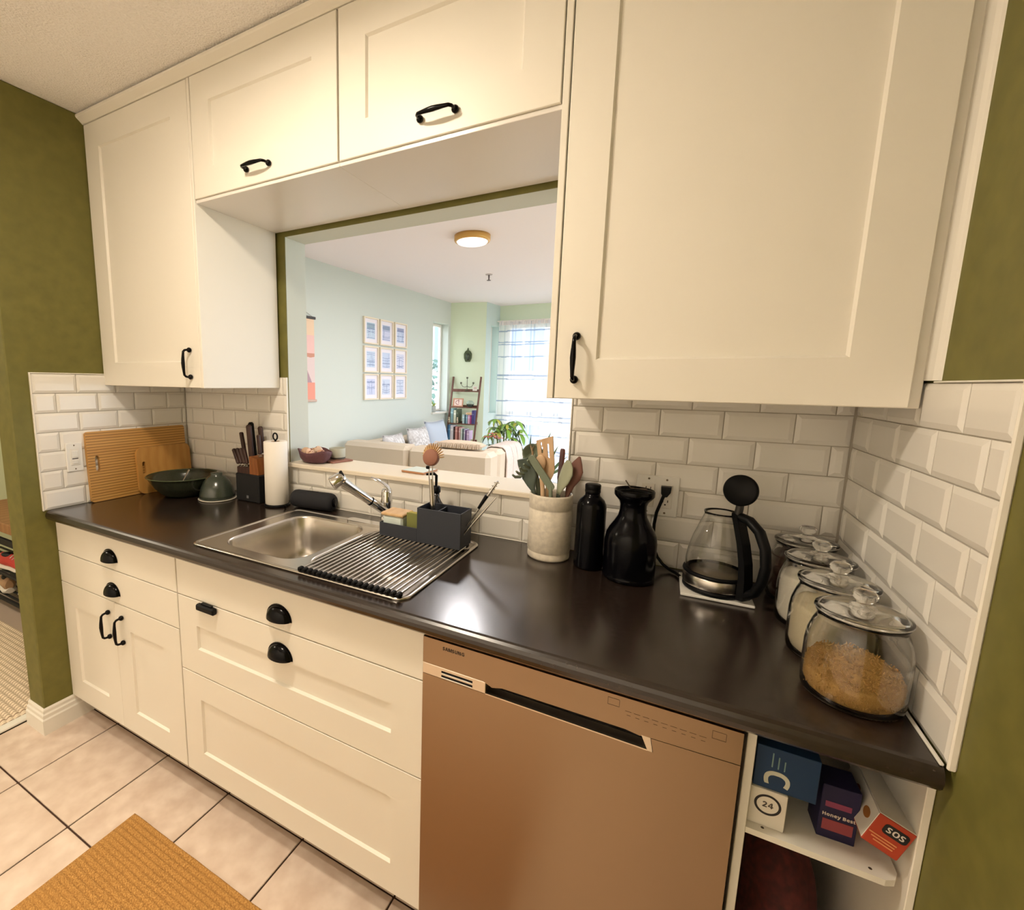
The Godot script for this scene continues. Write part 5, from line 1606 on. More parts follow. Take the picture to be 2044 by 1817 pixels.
func blade_leaf(l: float, w: float, bend: float, fold := 0.25, n := 6) -> Shape:   # a leaf along +x, tip bent down
	var s := S()
	s.soft(true)
	var at := func(t: float, side: float) -> Vector3:
		var a := bend * t
		var wide := w * 0.5 * pow(sin(PI * clampf(0.04 + 0.96 * t, 0.0, 1.0)), 0.8)
		return V(l * t * cos(a * 0.5), -l * t * sin(a * 0.5) + absf(side) * wide * fold, side * wide)
	for i in n:
		for sd in [-1.0, 0.0]:
			var t0 := float(i) / n
			var t1 := float(i + 1) / n
			for up in [0.0, -0.0012]:
				var o := V(0, up, 0)
				var p := [at.call(t0, sd) + o, at.call(t1, sd) + o, at.call(t1, sd + 1.0) + o, at.call(t0, sd + 1.0) + o]
				s.quad(p[0], p[1], p[2], p[3], Vector3.UP if up == 0.0 else Vector3.DOWN)
	return s


func aim(at: Vector3, turn: float, pitch: float, size := 1.0) -> Transform3D:
	return Transform3D(Basis.from_euler(V(0, turn, pitch)) * Basis.from_scale(Vector3.ONE * size), at)


func build_living() -> void:
	var cloth: Material = M["sofa cloth"]
	# sofa: back towards the kitchen, a return along the left wall
	var so := thing("sofa", "beige sofa with its back towards the pass-through", "sofa", V(0, 0, 0))
	obj("plinth", S().span(V(-0.590, 0.06, -2.88), V(0.86, 0.34, -1.985), 0.02), cloth, so)
	obj("back", S().span(V(-0.59, 0.341, -2.20), V(0.105, 0.885, -1.975), 0.035), cloth, so)
	obj("back", S().span(V(0.110, 0.341, -2.20), V(0.86, 0.885, -1.975), 0.035), cloth, so)
	obj("arm", S().span(V(0.690, 0.341, -2.88), V(0.86, 0.884, -2.205), 0.035), cloth, so)
	obj("wall_back", S().span(V(-0.585, 0.341, -2.88), V(-0.38, 0.860, -2.205), 0.035), cloth, so)
	var sc := thing("sofa_section", "beige chaise section of the sofa along the picture wall", "sofa")
	obj("plinth", S().span(V(-0.535, 0.06, -3.66), V(0.16, 0.34, -2.895), 0.02), cloth, sc)
	obj("back", S().span(V(-0.535, 0.341, -3.66), V(-0.38, 0.860, -2.895), 0.035), cloth, sc)
	obj("seat_cushion", S().span(V(-0.375, 0.341, -2.88), V(0.685, 0.50, -2.205), 0.04), cloth, so)
	obj("seat_cushion", S().span(V(-0.375, 0.341, -3.66), V(0.16, 0.50, -2.90), 0.04), cloth, sc)
	for q in [[-0.52, -2.05], [0.78, -2.05], [0.78, -2.82], [-0.50, -2.82]]:
		obj("foot", S().lathe(P([0.018, 0.001, 0.024, 0.059]), 14, Transform3D(Basis(), V(q[0], 0, q[1]))), M["walnut"], so)
	# cushions along the wall
	var cu := [
		["print cloth", V(-0.335, 0.742, -2.50), 0.36, 0.36, 0.42, "white printed cushion lowest at the near end of the sofa"],
		["print cloth", V(-0.255, 0.770, -2.86), 0.40, 0.40, 0.42, "white leaf print cushion in the middle against the wall"],
		["blue cloth", V(-0.250, 0.790, -3.26), 0.46, 0.46, 0.42, "pale blue cushion at the far end of the cushion row"]]
	for q in cu:
		var t := thing("cushion", q[5], "cushion", q[1], q[4] + PI * 0.36, "cushions on the sofa")
		t.rotate_object_local(V(1, 0, 0), -0.22)
		obj("cover", S().pillow(q[2], q[3], 0.15), M[q[0]], t)
		var pipe := []
		for i in 41:
			var a := TAU * i / 40.0
			var cx := clampf(cos(a) * 1.45, -1.0, 1.0)
			var cy := clampf(sin(a) * 1.45, -1.0, 1.0)
			pipe.append(V(cx * q[2] * 0.5 * (1.0 - 0.08 * (1.0 - cy * cy)), cy * q[3] * 0.5 * (1.0 - 0.08 * (1.0 - cx * cx)), 0))
		obj("piping", S().tube(pipe, [0.003], 6), tone(206, 204, 204, 0.9), t)
	var fc := thing("cushion", "long beige fringed cushion lying on the sofa back behind the brush", "cushion", V(0.545, 0.920, -2.125), 0.03)
	obj("cover", S().pillow(0.43, 0.17, 0.075, Transform3D(Basis(V(1, 0, 0), PI * 0.5), Vector3.ZERO), 12, 0.03), M["fringe cloth"], fc)
	var fr := S()
	for i in 34:
		var x := -0.205 + 0.0124 * i
		var y := 0.012 * sin(i * 1.7)
		fr.tube([V(x, 0.022, 0.05), V(x + 0.003, 0.018 + y * 0.3, 0.088), V(x + 0.006 * sin(i * 2.3), -0.016, 0.098)], [0.0034, 0.003, 0.002], 5)
	obj("fringe", fr, M["fringe cloth"], fc).set_meta("kind", "stuff")
	# throw over the arm: a folded sheet following arm top and side
	var th := thing("throw_blanket", "pale knitted throw blanket draped over the sofa arm", "blanket", Vector3.ZERO)
	for part in 3:
		var z0: float = [-2.36, -2.52, -2.66][part]
		var z1: float = [-2.515, -2.655, -2.80][part]
		var outer := []
		var sh := S()
		sh.soft(true)
		var path := [V(0.676, 0.62, 0), V(0.676, 0.80, 0), V(0.694, 0.872, 0), V(0.725, 0.886, 0), V(0.790, 0.887, 0), V(0.836, 0.880, 0), V(0.860, 0.858, 0), V(0.866, 0.78, 0), V(0.866, 0.62, 0), V(0.866, 0.46, 0), V(0.866, 0.36, 0)]
		var pt := func(i: int, j: int, deep: float) -> Vector3:
			var z := lerpf(z0, z1, j / 8.0)
			var p: Vector3 = path[i]
			var wv := 0.006 * sin(j * 1.9 + part * 2.0) * (1.0 if i > 4 else 0.5)
			var dirv := V(-1, 0, 0) if i < 2 else V(1, 0, 0) if i > 6 else V(0, 1, 0)
			return p + V(0, 0, z) + dirv * (wv + 0.006 + deep)
		for i in path.size() - 1:
			for j in 8:
				for deep in [0.010, 0.0]:
					var q := [pt.call(i, j, deep), pt.call(i + 1, j, deep), pt.call(i + 1, j + 1, deep), pt.call(i, j + 1, deep)]
					var o: Vector3 = (q[0] + q[2]) * 0.5 - V(0.775, 0.5, (z0 + z1) * 0.5)
					o.z = 0.0
					sh.quad(q[0], q[1], q[2], q[3], o if deep > 0.0 else -o)
		for i in path.size() - 1:
			for j in [0, 8]:
				sh.quad(pt.call(i, j, 0.0), pt.call(i + 1, j, 0.0), pt.call(i + 1, j, 0.010), pt.call(i, j, 0.010), V(0, 0, 1.0 if j == 0 else -1.0))
		obj("fold", sh, M["knit cloth"], th)
	build_wall_things()
	build_shelf_ladder()
	build_plants()
	build_window_dressing()
	build_outside()


func wall_at(z: float, off := 0.0) -> Vector3:   # a point on the living room's left wall
	var a0 := Vector2(-0.758, -0.12)
	var a1 := Vector2(-0.5457, -4.16)
	var d := (a1 - a0).normalized()
	var p := a0 + d * ((z - a0.y) / d.y)
	return V(p.x - d.y * off, 0, p.y + d.x * off)


func build_wall_things() -> void:
	var d := (Vector2(-0.5457, -4.16) - Vector2(-0.758, -0.12)).normalized()
	var bas := Basis(V(d.x, 0, d.y), V(0, 1, 0), V(d.x, 0, d.y).cross(V(0, 1, 0)))
	var rowname := ["top", "middle", "bottom"]
	var colname := ["near", "centre", "far"]
	rng.seed = 11
	for r in 3:
		for c in 3:
			var z: float = [-2.485, -2.745, -3.006][c]
			var y: float = [1.936, 1.657, 1.383][r]
			var t := thing("picture_frame", "white framed blue sketch, %s row, %s column of the nine on the wall" % [rowname[r], colname[c]], "picture", Vector3.ZERO, 0.0, "nine framed sketches on the wall")
			t.transform = Transform3D(bas, wall_at(z, 0.001) + V(0, y, 0))
			var w := 0.232
			var h := 0.258
			obj("frame", S().prism(poly([-w / 2, -h / 2, w / 2, -h / 2, w / 2, h / 2, -w / 2, h / 2]), 0.0, 0.022, Transform3D(), [poly([-w / 2 + 0.013, -h / 2 + 0.013, w / 2 - 0.013, -h / 2 + 0.013, w / 2 - 0.013, h / 2 - 0.013, -w / 2 + 0.013, h / 2 - 0.013])]), mat("frame wood", c8(236, 222, 198), 0.5), t)
			obj("print", S().box(V(0, 0, 0.008), V(w - 0.027, h - 0.027, 0.004)), sketch(r * 3 + c), t)
	# hanging scroll near the opening
	var po := thing("wall_hanging", "pink geometric hanging scroll on the living room wall beside the jamb", "wall hanging")
	po.transform = Transform3D(bas, wall_at(-1.50, 0.004) + V(0, 1.614, 0))
	var art := picture(96, 192, func(u: float, v: float) -> Color:
		var c := c8(238, 208, 178)
		if v > 0.2 and v < 0.42:
			c = c8(238, 196, 190)
		if v > 0.42 and v < 0.45 + 0.02 * sin(u * 9.0):
			c = c8(206, 150, 130)
		elif v >= 0.45:
			c = c8(226, 206, 204)
		if v > 0.55 and absf(u - 0.7) < (v - 0.55) * 0.9:
			c = c8(180, 150, 160)
		if v > 0.78:
			c = c8(234, 158, 140)
		return c)
	var am := mat("scroll print", Color.WHITE, 0.9)
	am.albedo_texture = art
	obj("sheet", S().box(V(0, 0, 0.004), V(0.40, 0.69, 0.002)), am, po)
	obj("top_rod", S().box(V(0, 0.350, 0.006), V(0.43, 0.022, 0.016), 0.003), tone(66, 64, 66), po)
	obj("bottom_rod", S().box(V(0, -0.350, 0.006), V(0.43, 0.020, 0.016), 0.003), tone(206, 178, 164), po)
	obj("cord", S().tube([V(-0.18, 0.36, 0.006), V(0, 0.44, 0.003), V(0.18, 0.36, 0.006)], [0.0015], 6), tone(120, 110, 100), po)
	# small mask on the back wall
	var mk := thing("wall_mask", "small dark bronze mask with pointed crown above the ladder shelf", "mask")
	var q := (Vector2(-0.105, -4.28) - Vector2(-0.5457, -4.16)).normalized()
	mk.transform = Transform3D(Basis(V(q.x, 0, q.y), V(0, 1, 0), V(q.x, 0, q.y).cross(V(0, 1, 0))), V(-0.318, 1.785, -4.222))
	var br := mat("aged bronze", c8(92, 104, 74), 0.45, 0.3)
	obj("backplate", S().prism(poly([-0.030, -0.078, 0.030, -0.078, 0.050, -0.030, 0.052, 0.020, 0.036, 0.052, 0.012, 0.068, 0.006, 0.094, 0.0, 0.100, -0.006, 0.094, -0.012, 0.068, -0.036, 0.052, -0.052, 0.020, -0.050, -0.030]), 0.002, 0.012), br, mk)
	obj("face", S().ball(V(0, -0.016, 0.012), V(0.030, 0.046, 0.026), 18, 12), tone(52, 60, 48, 0.4), mk)
	obj("nose", S().ball(V(0, -0.018, 0.036), V(0.006, 0.014, 0.008), 10, 8), br, mk)
	for x in [-0.013, 0.013]:
		obj("eye", S().ball(V(x, -0.006, 0.033), V(0.007, 0.0035, 0.004), 10, 6), br, mk)
		obj("ear", S().ball(V(x * 2.5, -0.016, 0.012), V(0.006, 0.020, 0.006), 10, 6), br, mk)
	obj("mouth", S().ball(V(0, -0.040, 0.031), V(0.011, 0.004, 0.005), 10, 6), br, mk)
	for k in 7:
		var a := PI * (0.08 + 0.14 * k)
		obj("crown_leaf", S().ball(V(cos(a) * 0.036, 0.018 + sin(a) * 0.036, 0.014), V(0.006, 0.016, 0.006), 8, 6, Basis(V(0, 0, 1), a - PI / 2)), br, mk)


func sketch(n: int) -> StandardMaterial3D:
	var r := RandomNumberGenerator.new()
	r.seed = 100 + n
	var im := Image.create(60, 76, false, Image.FORMAT_RGBA8)
	im.fill(c8(238, 232, 240))
	var wash := c8(196 + r.randi() % 20, 204 + r.randi() % 16, 236)
	im.fill_rect(Rect2i(10, 12, 40, 52), wash)
	if n == 0 or n == 1 or n == 2:
		im.fill_rect(Rect2i(12, 14, 36, 18 - n * 3), c8(150, 172 - n * 8, 190))
	var ink := c8(104, 122, 168)
	for k in 5 + r.randi() % 3:   # slightly bowed strokes across and down
		var y := 16 + r.randi() % 46
		var bow := r.randf_range(-4.0, 4.0)
		for x in range(11, 49):
			im.set_pixel(x, clampi(y + int(bow * sin(PI * (x - 11) / 38.0)), 12, 63), ink)
	for k in 3 + r.randi() % 3:
		var x0 := 14 + r.randi() % 32
		var lean := r.randf_range(-7.0, 7.0)
		var a := 14 + r.randi() % 20
		for y in range(a, 62):
			im.set_pixel(clampi(x0 + int(lean * (y - a) / 48.0), 10, 49), y, ink.lerp(wash, 0.25))
	var m := mat("sketch_%d" % n, Color.WHITE, 0.35)
	m.albedo_texture = ImageTexture.create_from_image(im)
	return m


func build_shelf_ladder() -> void:
	var wood: Material = M["shelf wood"]
	var t := thing("ladder_shelf", "brown ladder shelf leaning in the far corner of the living room", "shelf")
	var xl := -0.487
	var xr := -0.105
	var zat := func(y: float) -> float:
		return -4.165 + 0.33 * (1.51 - y) / 1.51
	for x in [xl, xr]:
		obj("rail", S().tube([V(x, 0.001, zat.call(0.0)), V(x, 1.515, zat.call(1.51))], [0.0135], 4, 1.0, V(1, 0, 1)), wood, t)
	var lv := [[1.338, 0.06], [1.134, 0.10], [0.925, 0.15], [0.695, 0.18], [0.40, 0.22]]
	for e in lv:
		var z: float = zat.call(e[0])
		obj("shelf", S().span(V(xl + 0.014, e[0] - 0.014, maxf(z - e[1], -4.13)), V(xr - 0.014, e[0], z + 0.022), 0.002), wood, t)
		obj("lip", S().span(V(xl + 0.014, e[0], maxf(z - e[1], -4.13)), V(xr - 0.014, e[0] + 0.022, maxf(z - e[1], -4.13) + 0.008), 0.001), wood, t)
	# candelabra
	var ca := thing("candelabra", "thin three armed metal candelabra on the top rung shelf", "candelabra", V(-0.272, 1.3385, -4.115))
	var im := tone(86, 86, 66, 0.5)
	obj("base", S().lathe(P([0.001, 0.0, 0.030, 0.0, 0.030, 0.004, 0.006, 0.010, 0.001, 0.010]), 20), im, ca)
	obj("stem", S().tube([V(0, 0.006, 0), V(0, 0.150, 0)], [0.0035], 8), im, ca)
	for x in [-0.085, 0.085]:
		obj("arm", S().tube([V(0, 0.060, 0), V(x * 0.3, 0.046, 0), V(x * 0.7, 0.050, 0), V(x, 0.085, 0)], [0.0032], 8), im, ca)
	for p in [V(-0.085, 0.085, 0), V(0.085, 0.085, 0), V(0, 0.150, 0)]:
		obj("candle_cup", S().lathe(P([0.004, 0.0, 0.012, 0.006, 0.012, 0.022, 0.010, 0.024, 0.001, 0.020]), 14, Transform3D(Basis(), p)), im, ca)
	var cd := thing("card", "small cream card leaning at the end of the top shelf", "card", V(-0.165, 1.3385, -4.12))
	obj("card", S().box(V(0, 0.031, 0), V(0.060, 0.060, 0.004), 0.001, Transform3D(Basis(V(1, 0, 0), -0.15), V(0, 0, 0.005))), M["card white"], cd)
	obj("print", S().box(V(0.004, 0.036, 0.0085), V(0.036, 0.028, 0.001), 0.0, Transform3D(Basis(V(1, 0, 0), -0.15), V(0, 0, 0.0005))), tone(214, 192, 176), cd)
	# framed picture and round vase
	var pf := thing("picture_frame", "small wooden framed print on the second ladder shelf", "picture", V(-0.378, 1.135, -4.085))
	pf.rotation.x = -0.14
	obj("frame", S().prism(poly([-0.070, 0, 0.070, 0, 0.070, 0.105, -0.070, 0.105]), 0.0, 0.012, Transform3D(), [poly([-0.058, 0.012, 0.058, 0.012, 0.058, 0.093, -0.058, 0.093])]), tone(196, 138, 106), pf)
	var pm := mat("small print", Color.WHITE, 0.6)
	pm.albedo_texture = picture(48, 36, func(u: float, v: float) -> Color:
		var a := Vector2(u - 0.45, (v - 0.5) * 0.8).length()
		return c8(150, 84, 74) if absf(a - 0.24) < 0.035 and u < 0.62 or (absf(u - 0.55) < 0.03 and v < 0.6) else c8(242, 218, 204))
	obj("print", S().box(V(0, 0.0525, 0.004), V(0.118, 0.083, 0.003)), pm, pf)
	var va := thing("vase", "round dark green striped vase on the second ladder shelf", "vase", V(-0.205, 1.135, -4.075))
	obj("vase", S().lathe(P([0.001, 0.0, 0.020, 0.0, 0.026, 0.004, 0.046, 0.030, 0.049, 0.044, 0.044, 0.060, 0.030, 0.074, 0.024, 0.078, 0.020, 0.076, 0.001, 0.070]), 32), tone(64, 72, 66, 0.25), va)
	obj("glaze", S().lathe(P([0.0485, 0.036, 0.0496, 0.044, 0.0448, 0.060, 0.031, 0.0745, 0.0245, 0.0785, 0.030, 0.072, 0.040, 0.060, 0.0485, 0.036]), 32, Transform3D(), true, false), tone(160, 178, 160, 0.2), va)
	# books: width, height, colour, label
	var third := [
		[-0.452, 0.036, 0.185, [140, 176, 180], "tall teal book at the left end of the third shelf"],
		[-0.412, 0.036, 0.165, [222, 226, 200], "cream green book beside the tall teal book"],
		[-0.372, 0.026, 0.180, [84, 96, 74], "dark olive book beside the cream green book"],
		[-0.288, 0.030, 0.112, [190, 214, 216], "short pale blue book after the gap on the third shelf"],
		[-0.256, 0.014, 0.112, [64, 104, 116], "thin dark teal book beside the pale blue book"],
		[-0.240, 0.024, 0.110, [150, 186, 200], "short sky blue book in the middle of the third shelf"],
		[-0.214, 0.030, 0.108, [226, 178, 206], "pink book under the lying cream book"],
		[-0.182, 0.020, 0.108, [176, 70, 132], "magenta book on the third ladder shelf"],
		[-0.160, 0.030, 0.170, [76, 70, 128], "tall indigo book near the rail on the third shelf"]]
	var fourth := [
		[-0.472, 0.018, 0.205, [40, 84, 128], "navy book at the far left of the fourth shelf"],
		[-0.452, 0.020, 0.208, [92, 146, 190], "blue book second from the rail on the fourth shelf"],
		[-0.430, 0.044, 0.205, [228, 224, 232], "thick white book, widest on the fourth shelf"],
		[-0.384, 0.022, 0.186, [70, 44, 40], "dark brown book right of the thick white book"],
		[-0.360, 0.032, 0.188, [226, 158, 148], "salmon book in the middle of the fourth shelf"],
		[-0.326, 0.016, 0.184, [146, 76, 66], "brick red thin book beside the salmon book"],
		[-0.308, 0.022, 0.180, [236, 190, 186], "light pink book on the fourth ladder shelf"],
		[-0.284, 0.024, 0.168, [226, 236, 228], "mint white book on the fourth ladder shelf"],
		[-0.258, 0.016, 0.166, [96, 112, 110], "slate grey thin book on the fourth ladder shelf"],
		[-0.240, 0.020, 0.164, [206, 202, 226], "lilac white book on the fourth ladder shelf"],
		[-0.218, 0.014, 0.150, [116, 66, 128], "thin violet book beside the wide lavender book"],
		[-0.202, 0.036, 0.146, [212, 188, 222], "wide lavender book at the right end of the row"]]
	for row in 2:
		var list: Array = [third, fourth][row]
		var y: float = [0.9255, 0.6955][row]
		var zf: float = zat.call(y) + 0.008
		for b in list:
			var bk := thing("book", b[4], "book", V(b[0], y, zf), 0.0, "books on the ladder shelf")
			var w: float = b[1]
			var h: float = b[2]
			var c: Array = b[3]
			var deep := 0.115
			obj("cover", S().span(V(0.0005, 0.0, -deep), V(0.0025, h, 0.0)).span(V(w - 0.0035, 0.0, -deep), V(w - 0.0015, h, 0.0)).span(V(0.0005, 0.0, -0.003), V(w - 0.0015, h, 0.0), 0.001), tone(c[0], c[1], c[2]), bk)
			obj("pages", S().span(V(0.0026, 0.002, -deep + 0.002), V(w - 0.0036, h - 0.003, -0.0031)), M["paper"], bk)
			obj("title_band", S().span(V(0.003, h * 0.66, 0.0), V(w - 0.004, h * 0.76, 0.0006)), tone(mini(c[0] + 40, 250), mini(c[1] + 40, 250), mini(c[2] + 40, 250)), bk)
	var lying := thing("book", "cream book lying flat across the short books on the third shelf", "book", V(-0.198, 0.9255 + 0.1125, zat.call(0.9255) - 0.045), 0.0, "books on the ladder shelf")
	obj("cover", S().box(V(0, 0.014, 0), V(0.090, 0.028, 0.10), 0.002), tone(240, 206, 178), lying)
	obj("title_band", S().box(V(0, 0.014, 0.0504), V(0.055, 0.010, 0.001)), tone(214, 178, 96), lying)
	for k in 2:
		var fg := thing("figurine", ["small cream bird figurine at the left end of the third shelf", "small cream bird figurine in front of the dark olive book"][k], "figurine", V([-0.470, -0.352][k], 0.9255, zat.call(0.9255) + 0.016))
		obj("body", S().ball(V(0, 0.030, 0), V(0.011, 0.030, 0.010), 14, 10), tone(226, 206, 176), fg)
		obj("head", S().ball(V(0, 0.066, 0.001), V(0.009, 0.011, 0.009), 12, 8), tone(226, 206, 176), fg)
		obj("belly", S().ball(V(0, 0.028, 0.006), V(0.006, 0.011, 0.006), 10, 8), tone(60, 46, 40), fg)
	var pb := thing("jar", "small pale pot at the right end of the fourth shelf", "pot", V(-0.136, 0.6955, zat.call(0.6955) - 0.02))
	obj("pot", S().lathe(P([0.001, 0.0, 0.014, 0.0, 0.018, 0.006, 0.018, 0.034, 0.014, 0.040, 0.012, 0.038, 0.001, 0.034]), 20), tone(214, 212, 178), pb)


func build_plants() -> void:
	rng.seed = 21
	var lm: Array = [M["leaf green"], M["leaf green"], M["leaf yellow"], M["leaf green"], M["leaf dark"]]
	# big leafy plant in front of the window
	var t := thing("potted_plant", "bushy bright green umbrella plant in front of the curtained window", "plant", V(0.43, 0, -3.62))
	obj("pot", S().lathe(P([0.001, 0.001, 0.10, 0.001, 0.135, 0.30, 0.140, 0.31, 0.128, 0.312, 0.122, 0.27, 0.001, 0.27]), 32), M["ceramic white"], t)
	obj("soil", S().lathe(P([0.001, 0.272, 0.120, 0.272, 0.120, 0.278, 0.001, 0.282]), 24), tone(58, 42, 34, 0.9), t)
	var leaf := [blade_leaf(0.125, 0.046, 0.9).done(), blade_leaf(0.105, 0.040, 1.4).done(), blade_leaf(0.09, 0.038, 0.5).done()]
	var tips := []
	for k in 18:
		var a := TAU * k / 18.0 * 2.4 + 0.4
		var r := 0.06 + 0.15 * rng.randf()
		tips.append(V(cos(a) * r, 0.84 + 0.20 * rng.randf(), sin(a) * r * 0.8))
	for k in tips.size():
		var p: Vector3 = tips[k]
		obj("stem", S().tube([V(p.x * 0.05, 0.27, p.z * 0.05), V(p.x * 0.35, 0.58, p.z * 0.35), V(p.x * 0.8, p.y * 0.9 + 0.03, p.z * 0.8), p], [0.006, 0.005, 0.004, 0.003], 6), tone(110, 128, 60), t)
		var n := 6
		for i in n:
			var o := obj("leaf", leaf[(k + i) % 3], lm[(k * 3 + i) % 5], t)
			o.transform = aim(p, TAU * i / n + k, -0.15 - 0.5 * rng.randf() + 0.35 * float(i % 2), 0.8 + 0.45 * rng.randf())
	# pink flowers in front of it
	var fl := thing("flower_vase", "pink lilies in a small clear vase behind the sofa", "flowers", V(0.405, 0.505, -3.25))
	obj("vase", S().lathe(P([0.001, 0.0, 0.030, 0.0, 0.036, 0.004, 0.034, 0.10, 0.028, 0.18, 0.032, 0.20, 0.029, 0.20, 0.025, 0.18, 0.031, 0.10, 0.032, 0.008, 0.001, 0.006]), 28, Transform3D(), true, false), M["jar glass"], fl)
	var pet := blade_leaf(0.058, 0.026, 1.1, 0.35).done()
	for k in 4:
		var p := V([-0.045, 0.035, -0.005, 0.075][k], [0.36, 0.375, 0.395, 0.355][k], [0.01, 0.03, -0.02, 0.0][k])
		obj("stem", S().tube([V(p.x * 0.1, 0.02, 0), V(p.x * 0.4, 0.22, p.z * 0.5), p], [0.003], 6), M["leaf dark"], fl)
		for i in 6:
			var o := obj("petal", pet, M["petal pink"], fl)
			o.transform = aim(p, TAU * i / 6.0 + k, 0.55, 1.0)
		obj("stamen", S().ball(p + V(0, 0.02, 0), V(0.006, 0.018, 0.006), 8, 6), M["leaf yellow"], fl)
	for k in 3:
		var o := obj("leaf", leaf[2], M["leaf dark"], fl)
		o.transform = aim(V(-0.01, 0.28, 0.0), 2.2 * k + 2.6, 0.1, 0.8)
	var sb := thing("side_table", "low white round table carrying the pink flowers", "table", V(0.405, 0, -3.25))
	obj("top", S().lathe(P([0.001, 0.480, 0.17, 0.480, 0.175, 0.486, 0.175, 0.498, 0.17, 0.504, 0.001, 0.504]), 36), M["ceramic white"], sb)
	for k in 3:
		var a := TAU * k / 3.0 + 0.5
		obj("leg", S().tube([V(cos(a) * 0.15, 0.001, sin(a) * 0.15), V(cos(a) * 0.10, 0.481, sin(a) * 0.10)], [0.010, 0.013], 10), M["beech"], sb)
	# tall blade plant at the right
	var sn := thing("potted_plant", "sparse spiky dracaena plant beside the sofa throw", "plant", V(0.90, 0, -3.18))
	obj("pot", S().lathe(P([0.001, 0.001, 0.09, 0.001, 0.12, 0.46, 0.125, 0.47, 0.112, 0.472, 0.106, 0.43, 0.001, 0.43]), 32), tone(206, 196, 186, 0.5), sn)
	obj("soil", S().lathe(P([0.001, 0.432, 0.104, 0.432, 0.104, 0.438, 0.001, 0.442]), 24), tone(58, 42, 34, 0.9), sn)
	var bl := blade_leaf(0.5, 0.034, 0.35, 0.3, 8).done()
	var bl2 := blade_leaf(0.46, 0.030, 1.5, 0.3, 8).done()
	for q in [[0.01, 0.70, 1.42, 1.10, 0], [-0.05, 0.62, 2.0, 0.95, 1], [-0.03, 0.62, 1.75, 1.0, 0], [-0.02, 0.60, 1.95, 1.05, 0], [0.05, 0.62, 0.85, 0.98, 1], [0.09, 0.64, 1.10, 0.95, 1], [0.06, 0.60, 1.25, 0.85, 0], [0.02, 0.58, 1.62, 0.75, 2], [-0.06, 0.56, 1.9, 0.7, 2]]:
		var o := obj("leaf", bl if q[4] != 1 else bl2, M["leaf yellow"] if q[4] == 2 else M["leaf dark"], sn)
		o.transform = Transform3D(Basis(V(0, 1, 0), 0.25 * sin(q[2] * 7.0)) * Basis(V(0, 0, 1), q[2]) * Basis(V(1, 0, 0), PI * 0.4) * Basis.from_scale(Vector3.ONE * q[3]), V(q[0], 0.44, 0.02 * cos(q[2] * 9.0)))
	# small plant on the sill of the narrow window
	var pz := wall_at(-3.80, -0.025)
	var wp := thing("potted_plant", "small yellow green plant in a grey pot on the window sill", "plant", V(pz.x, 1.069, pz.z))
	obj("pot", S().lathe(P([0.001, 0.0, 0.028, 0.0, 0.036, 0.070, 0.038, 0.074, 0.033, 0.074, 0.031, 0.062, 0.001, 0.062]), 24), tone(196, 200, 196, 0.4), wp)
	var sl := blade_leaf(0.11, 0.022, 0.5, 0.3).done()
	for k in 9:
		var o := obj("leaf", sl, M["leaf yellow"] if k % 2 == 0 else M["leaf green"], wp)
		o.transform = aim(V(0, 0.062, 0), TAU * k / 9.0, 1.0 + 0.3 * sin(k * 2.0), 0.85)


func build_window_dressing() -> void:
	var t := thing("curtain", "sheer white plaid curtain over the big living room window", "curtain", V(0, 0, -4.55))
	var s := S()
	s.soft(true)
	var nx := 96
	var x0 := -0.03
	var x1 := 1.36
	var pt := func(i: int, j: int) -> Vector3:
		var u := float(i) / nx
		var v := j / 10.0
		return V(lerpf(x0, x1, u), lerpf(2.225, 0.03, v), 0.018 * sin(u * 70.0 + 0.4 * sin(v * 3.0)) * (0.4 + 0.6 * v))
	for i in nx:
		for j in 10:
			var p := [pt.call(i, j), pt.call(i + 1, j), pt.call(i + 1, j + 1), pt.call(i, j + 1)]
			var uv := []
			for k in [[0, 0], [1, 0], [1, 1], [0, 1]]:
				uv.append(Vector2(float(i + k[0]) / nx * 1.5, (j + k[1]) / 10.0))
			s.tri(p[0], p[1], p[2], V(0, 0, 1), uv[0], uv[1], uv[2])
			s.tri(p[0], p[2], p[3], V(0, 0, 1), uv[0], uv[2], uv[3])
	obj("sheet", s, M["sheer curtain"], t)
	var hd := S()
	for i in 46:
		var x := x0 + 0.015 + (x1 - x0) * i / 46.0
		hd.box(V(x, 2.214, 0.004 * sin(i * 2.1)), V(0.026, 0.058, 0.012), 0.004)
	obj("pleats", hd, mat("curtain heading", c8(232, 224, 224), 0.9), t)
	var rod := thing("curtain_rod", "thin white curtain rod above the plaid curtain", "curtain rod", V(0, 2.238, -4.55))
	obj("rod", S().tube([V(-0.055, 0, 0), V(2.36, 0, 0)], [0.008], 12), M["trim white"], rod)
	for x in [-0.04, 1.2, 2.34]:
		obj("bracket", S().box(V(x, 0.0, -0.05), V(0.012, 0.016, 0.10), 0.002), M["trim white"], rod)


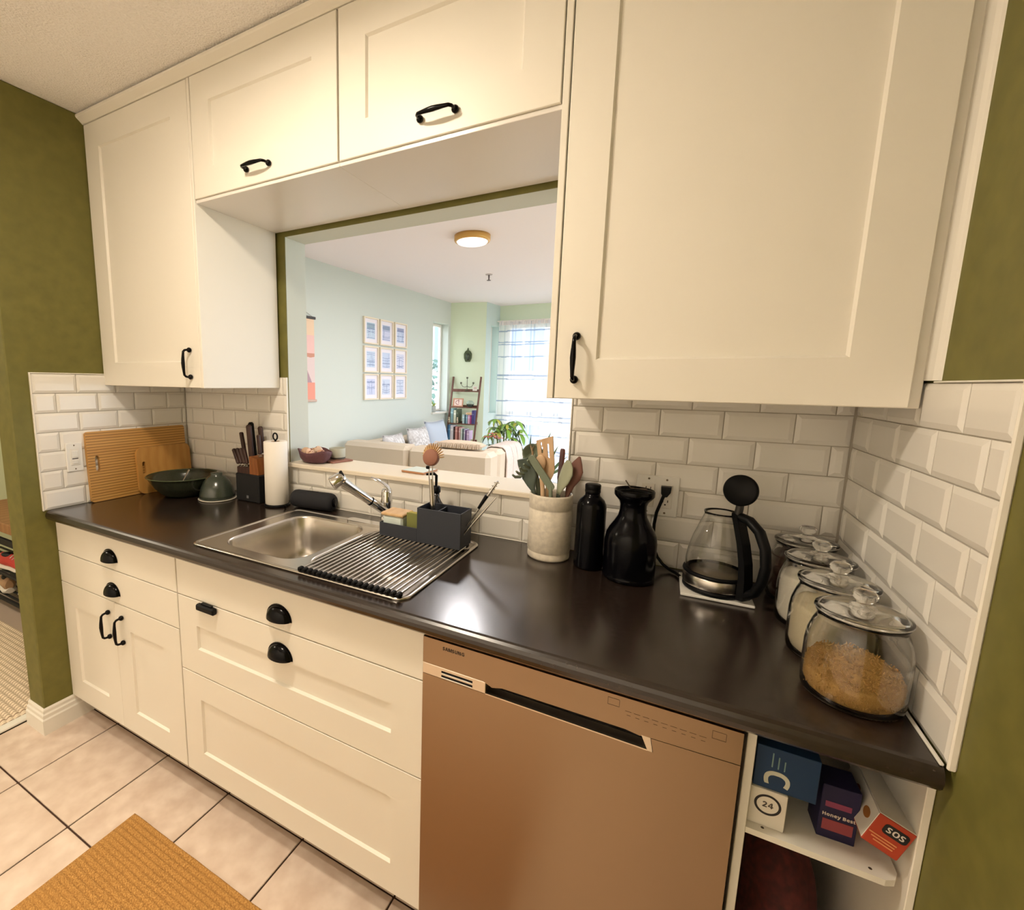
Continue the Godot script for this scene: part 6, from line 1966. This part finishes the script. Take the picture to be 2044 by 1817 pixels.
func build_outside() -> void:
	# a pale block of flats across the way, its windows as parts
	var t := thing("apartment_building", "pale block of flats with rows of windows seen through the curtain", "building", V(1.5, -6.0, -16.0))
	obj("walls", S().box(V(0, 7.2, 0), V(16.0, 14.4, 5.0)), tone(232, 230, 226, 0.8), t)
	obj("roof_edge", S().box(V(0, 14.5, 0), V(16.4, 0.3, 5.4), 0.02), tone(180, 178, 176, 0.8), t)
	var glass := mat("far glass", c8(110, 140, 176), 0.1)
	for i in 6:
		for j in 4:
			var w := obj("window", S().box(V(0, 0, 0), V(1.5, 1.7, 0.12), 0.02), tone(240, 240, 240), t)
			w.position = V(-6.4 + 2.5 * i, 2.2 + 3.2 * j, 2.53)
			obj("pane", S().box(V(-0.35, 0, 0.07), V(0.6, 1.5, 0.03)).box(V(0.35, 0, 0.07), V(0.6, 1.5, 0.03)), glass, w)
	# foliage outside the narrow side window
	var tr := thing("tree", "dark teal leafed tree outside the narrow side window", "tree", V(-2.9, -3.0, -6.6))
	obj("trunk", S().tube([V(0, 0.0, 0), V(0.1, 2.5, 0.05), V(0.0, 5.2, 0.0)], [0.14, 0.10, 0.04], 10), tone(90, 74, 60, 0.9), tr)
	rng.seed = 31
	for k in 5:
		obj("branch", S().tube([V(0.05, 2.6 + 0.5 * k, 0), V(0.5 * sin(k * 2.2), 3.1 + 0.5 * k, 0.5 * cos(k * 2.2))], [0.05, 0.015], 8), tone(90, 74, 60, 0.9), tr)
	var mm := MultiMesh.new()
	mm.transform_format = MultiMesh.TRANSFORM_3D
	mm.mesh = blade_leaf(0.16, 0.07, 0.6, 0.2, 3).done()
	mm.instance_count = 1400
	for i in 1400:
		var d := V(rng.randfn(), rng.randfn(), rng.randfn()).normalized() * pow(rng.randf(), 0.4)
		mm.set_instance_transform(i, Transform3D(Basis.from_euler(V(rng.randf() * 6.3, rng.randf() * 6.3, rng.randf() * 6.3)), V(0, 4.3, 0) + d * V(0.85, 1.5, 0.85)))
	var mi := MultiMeshInstance3D.new()
	mi.name = "leaves"
	mi.multimesh = mm
	mi.material_override = M["leaf teal"]
	mi.set_meta("kind", "stuff")
	tr.add_child(mi, true)
	struct("ground", S().span(V(-30, -6.2, -40), V(30, -6.0, 8)), tone(150, 156, 140, 0.9))
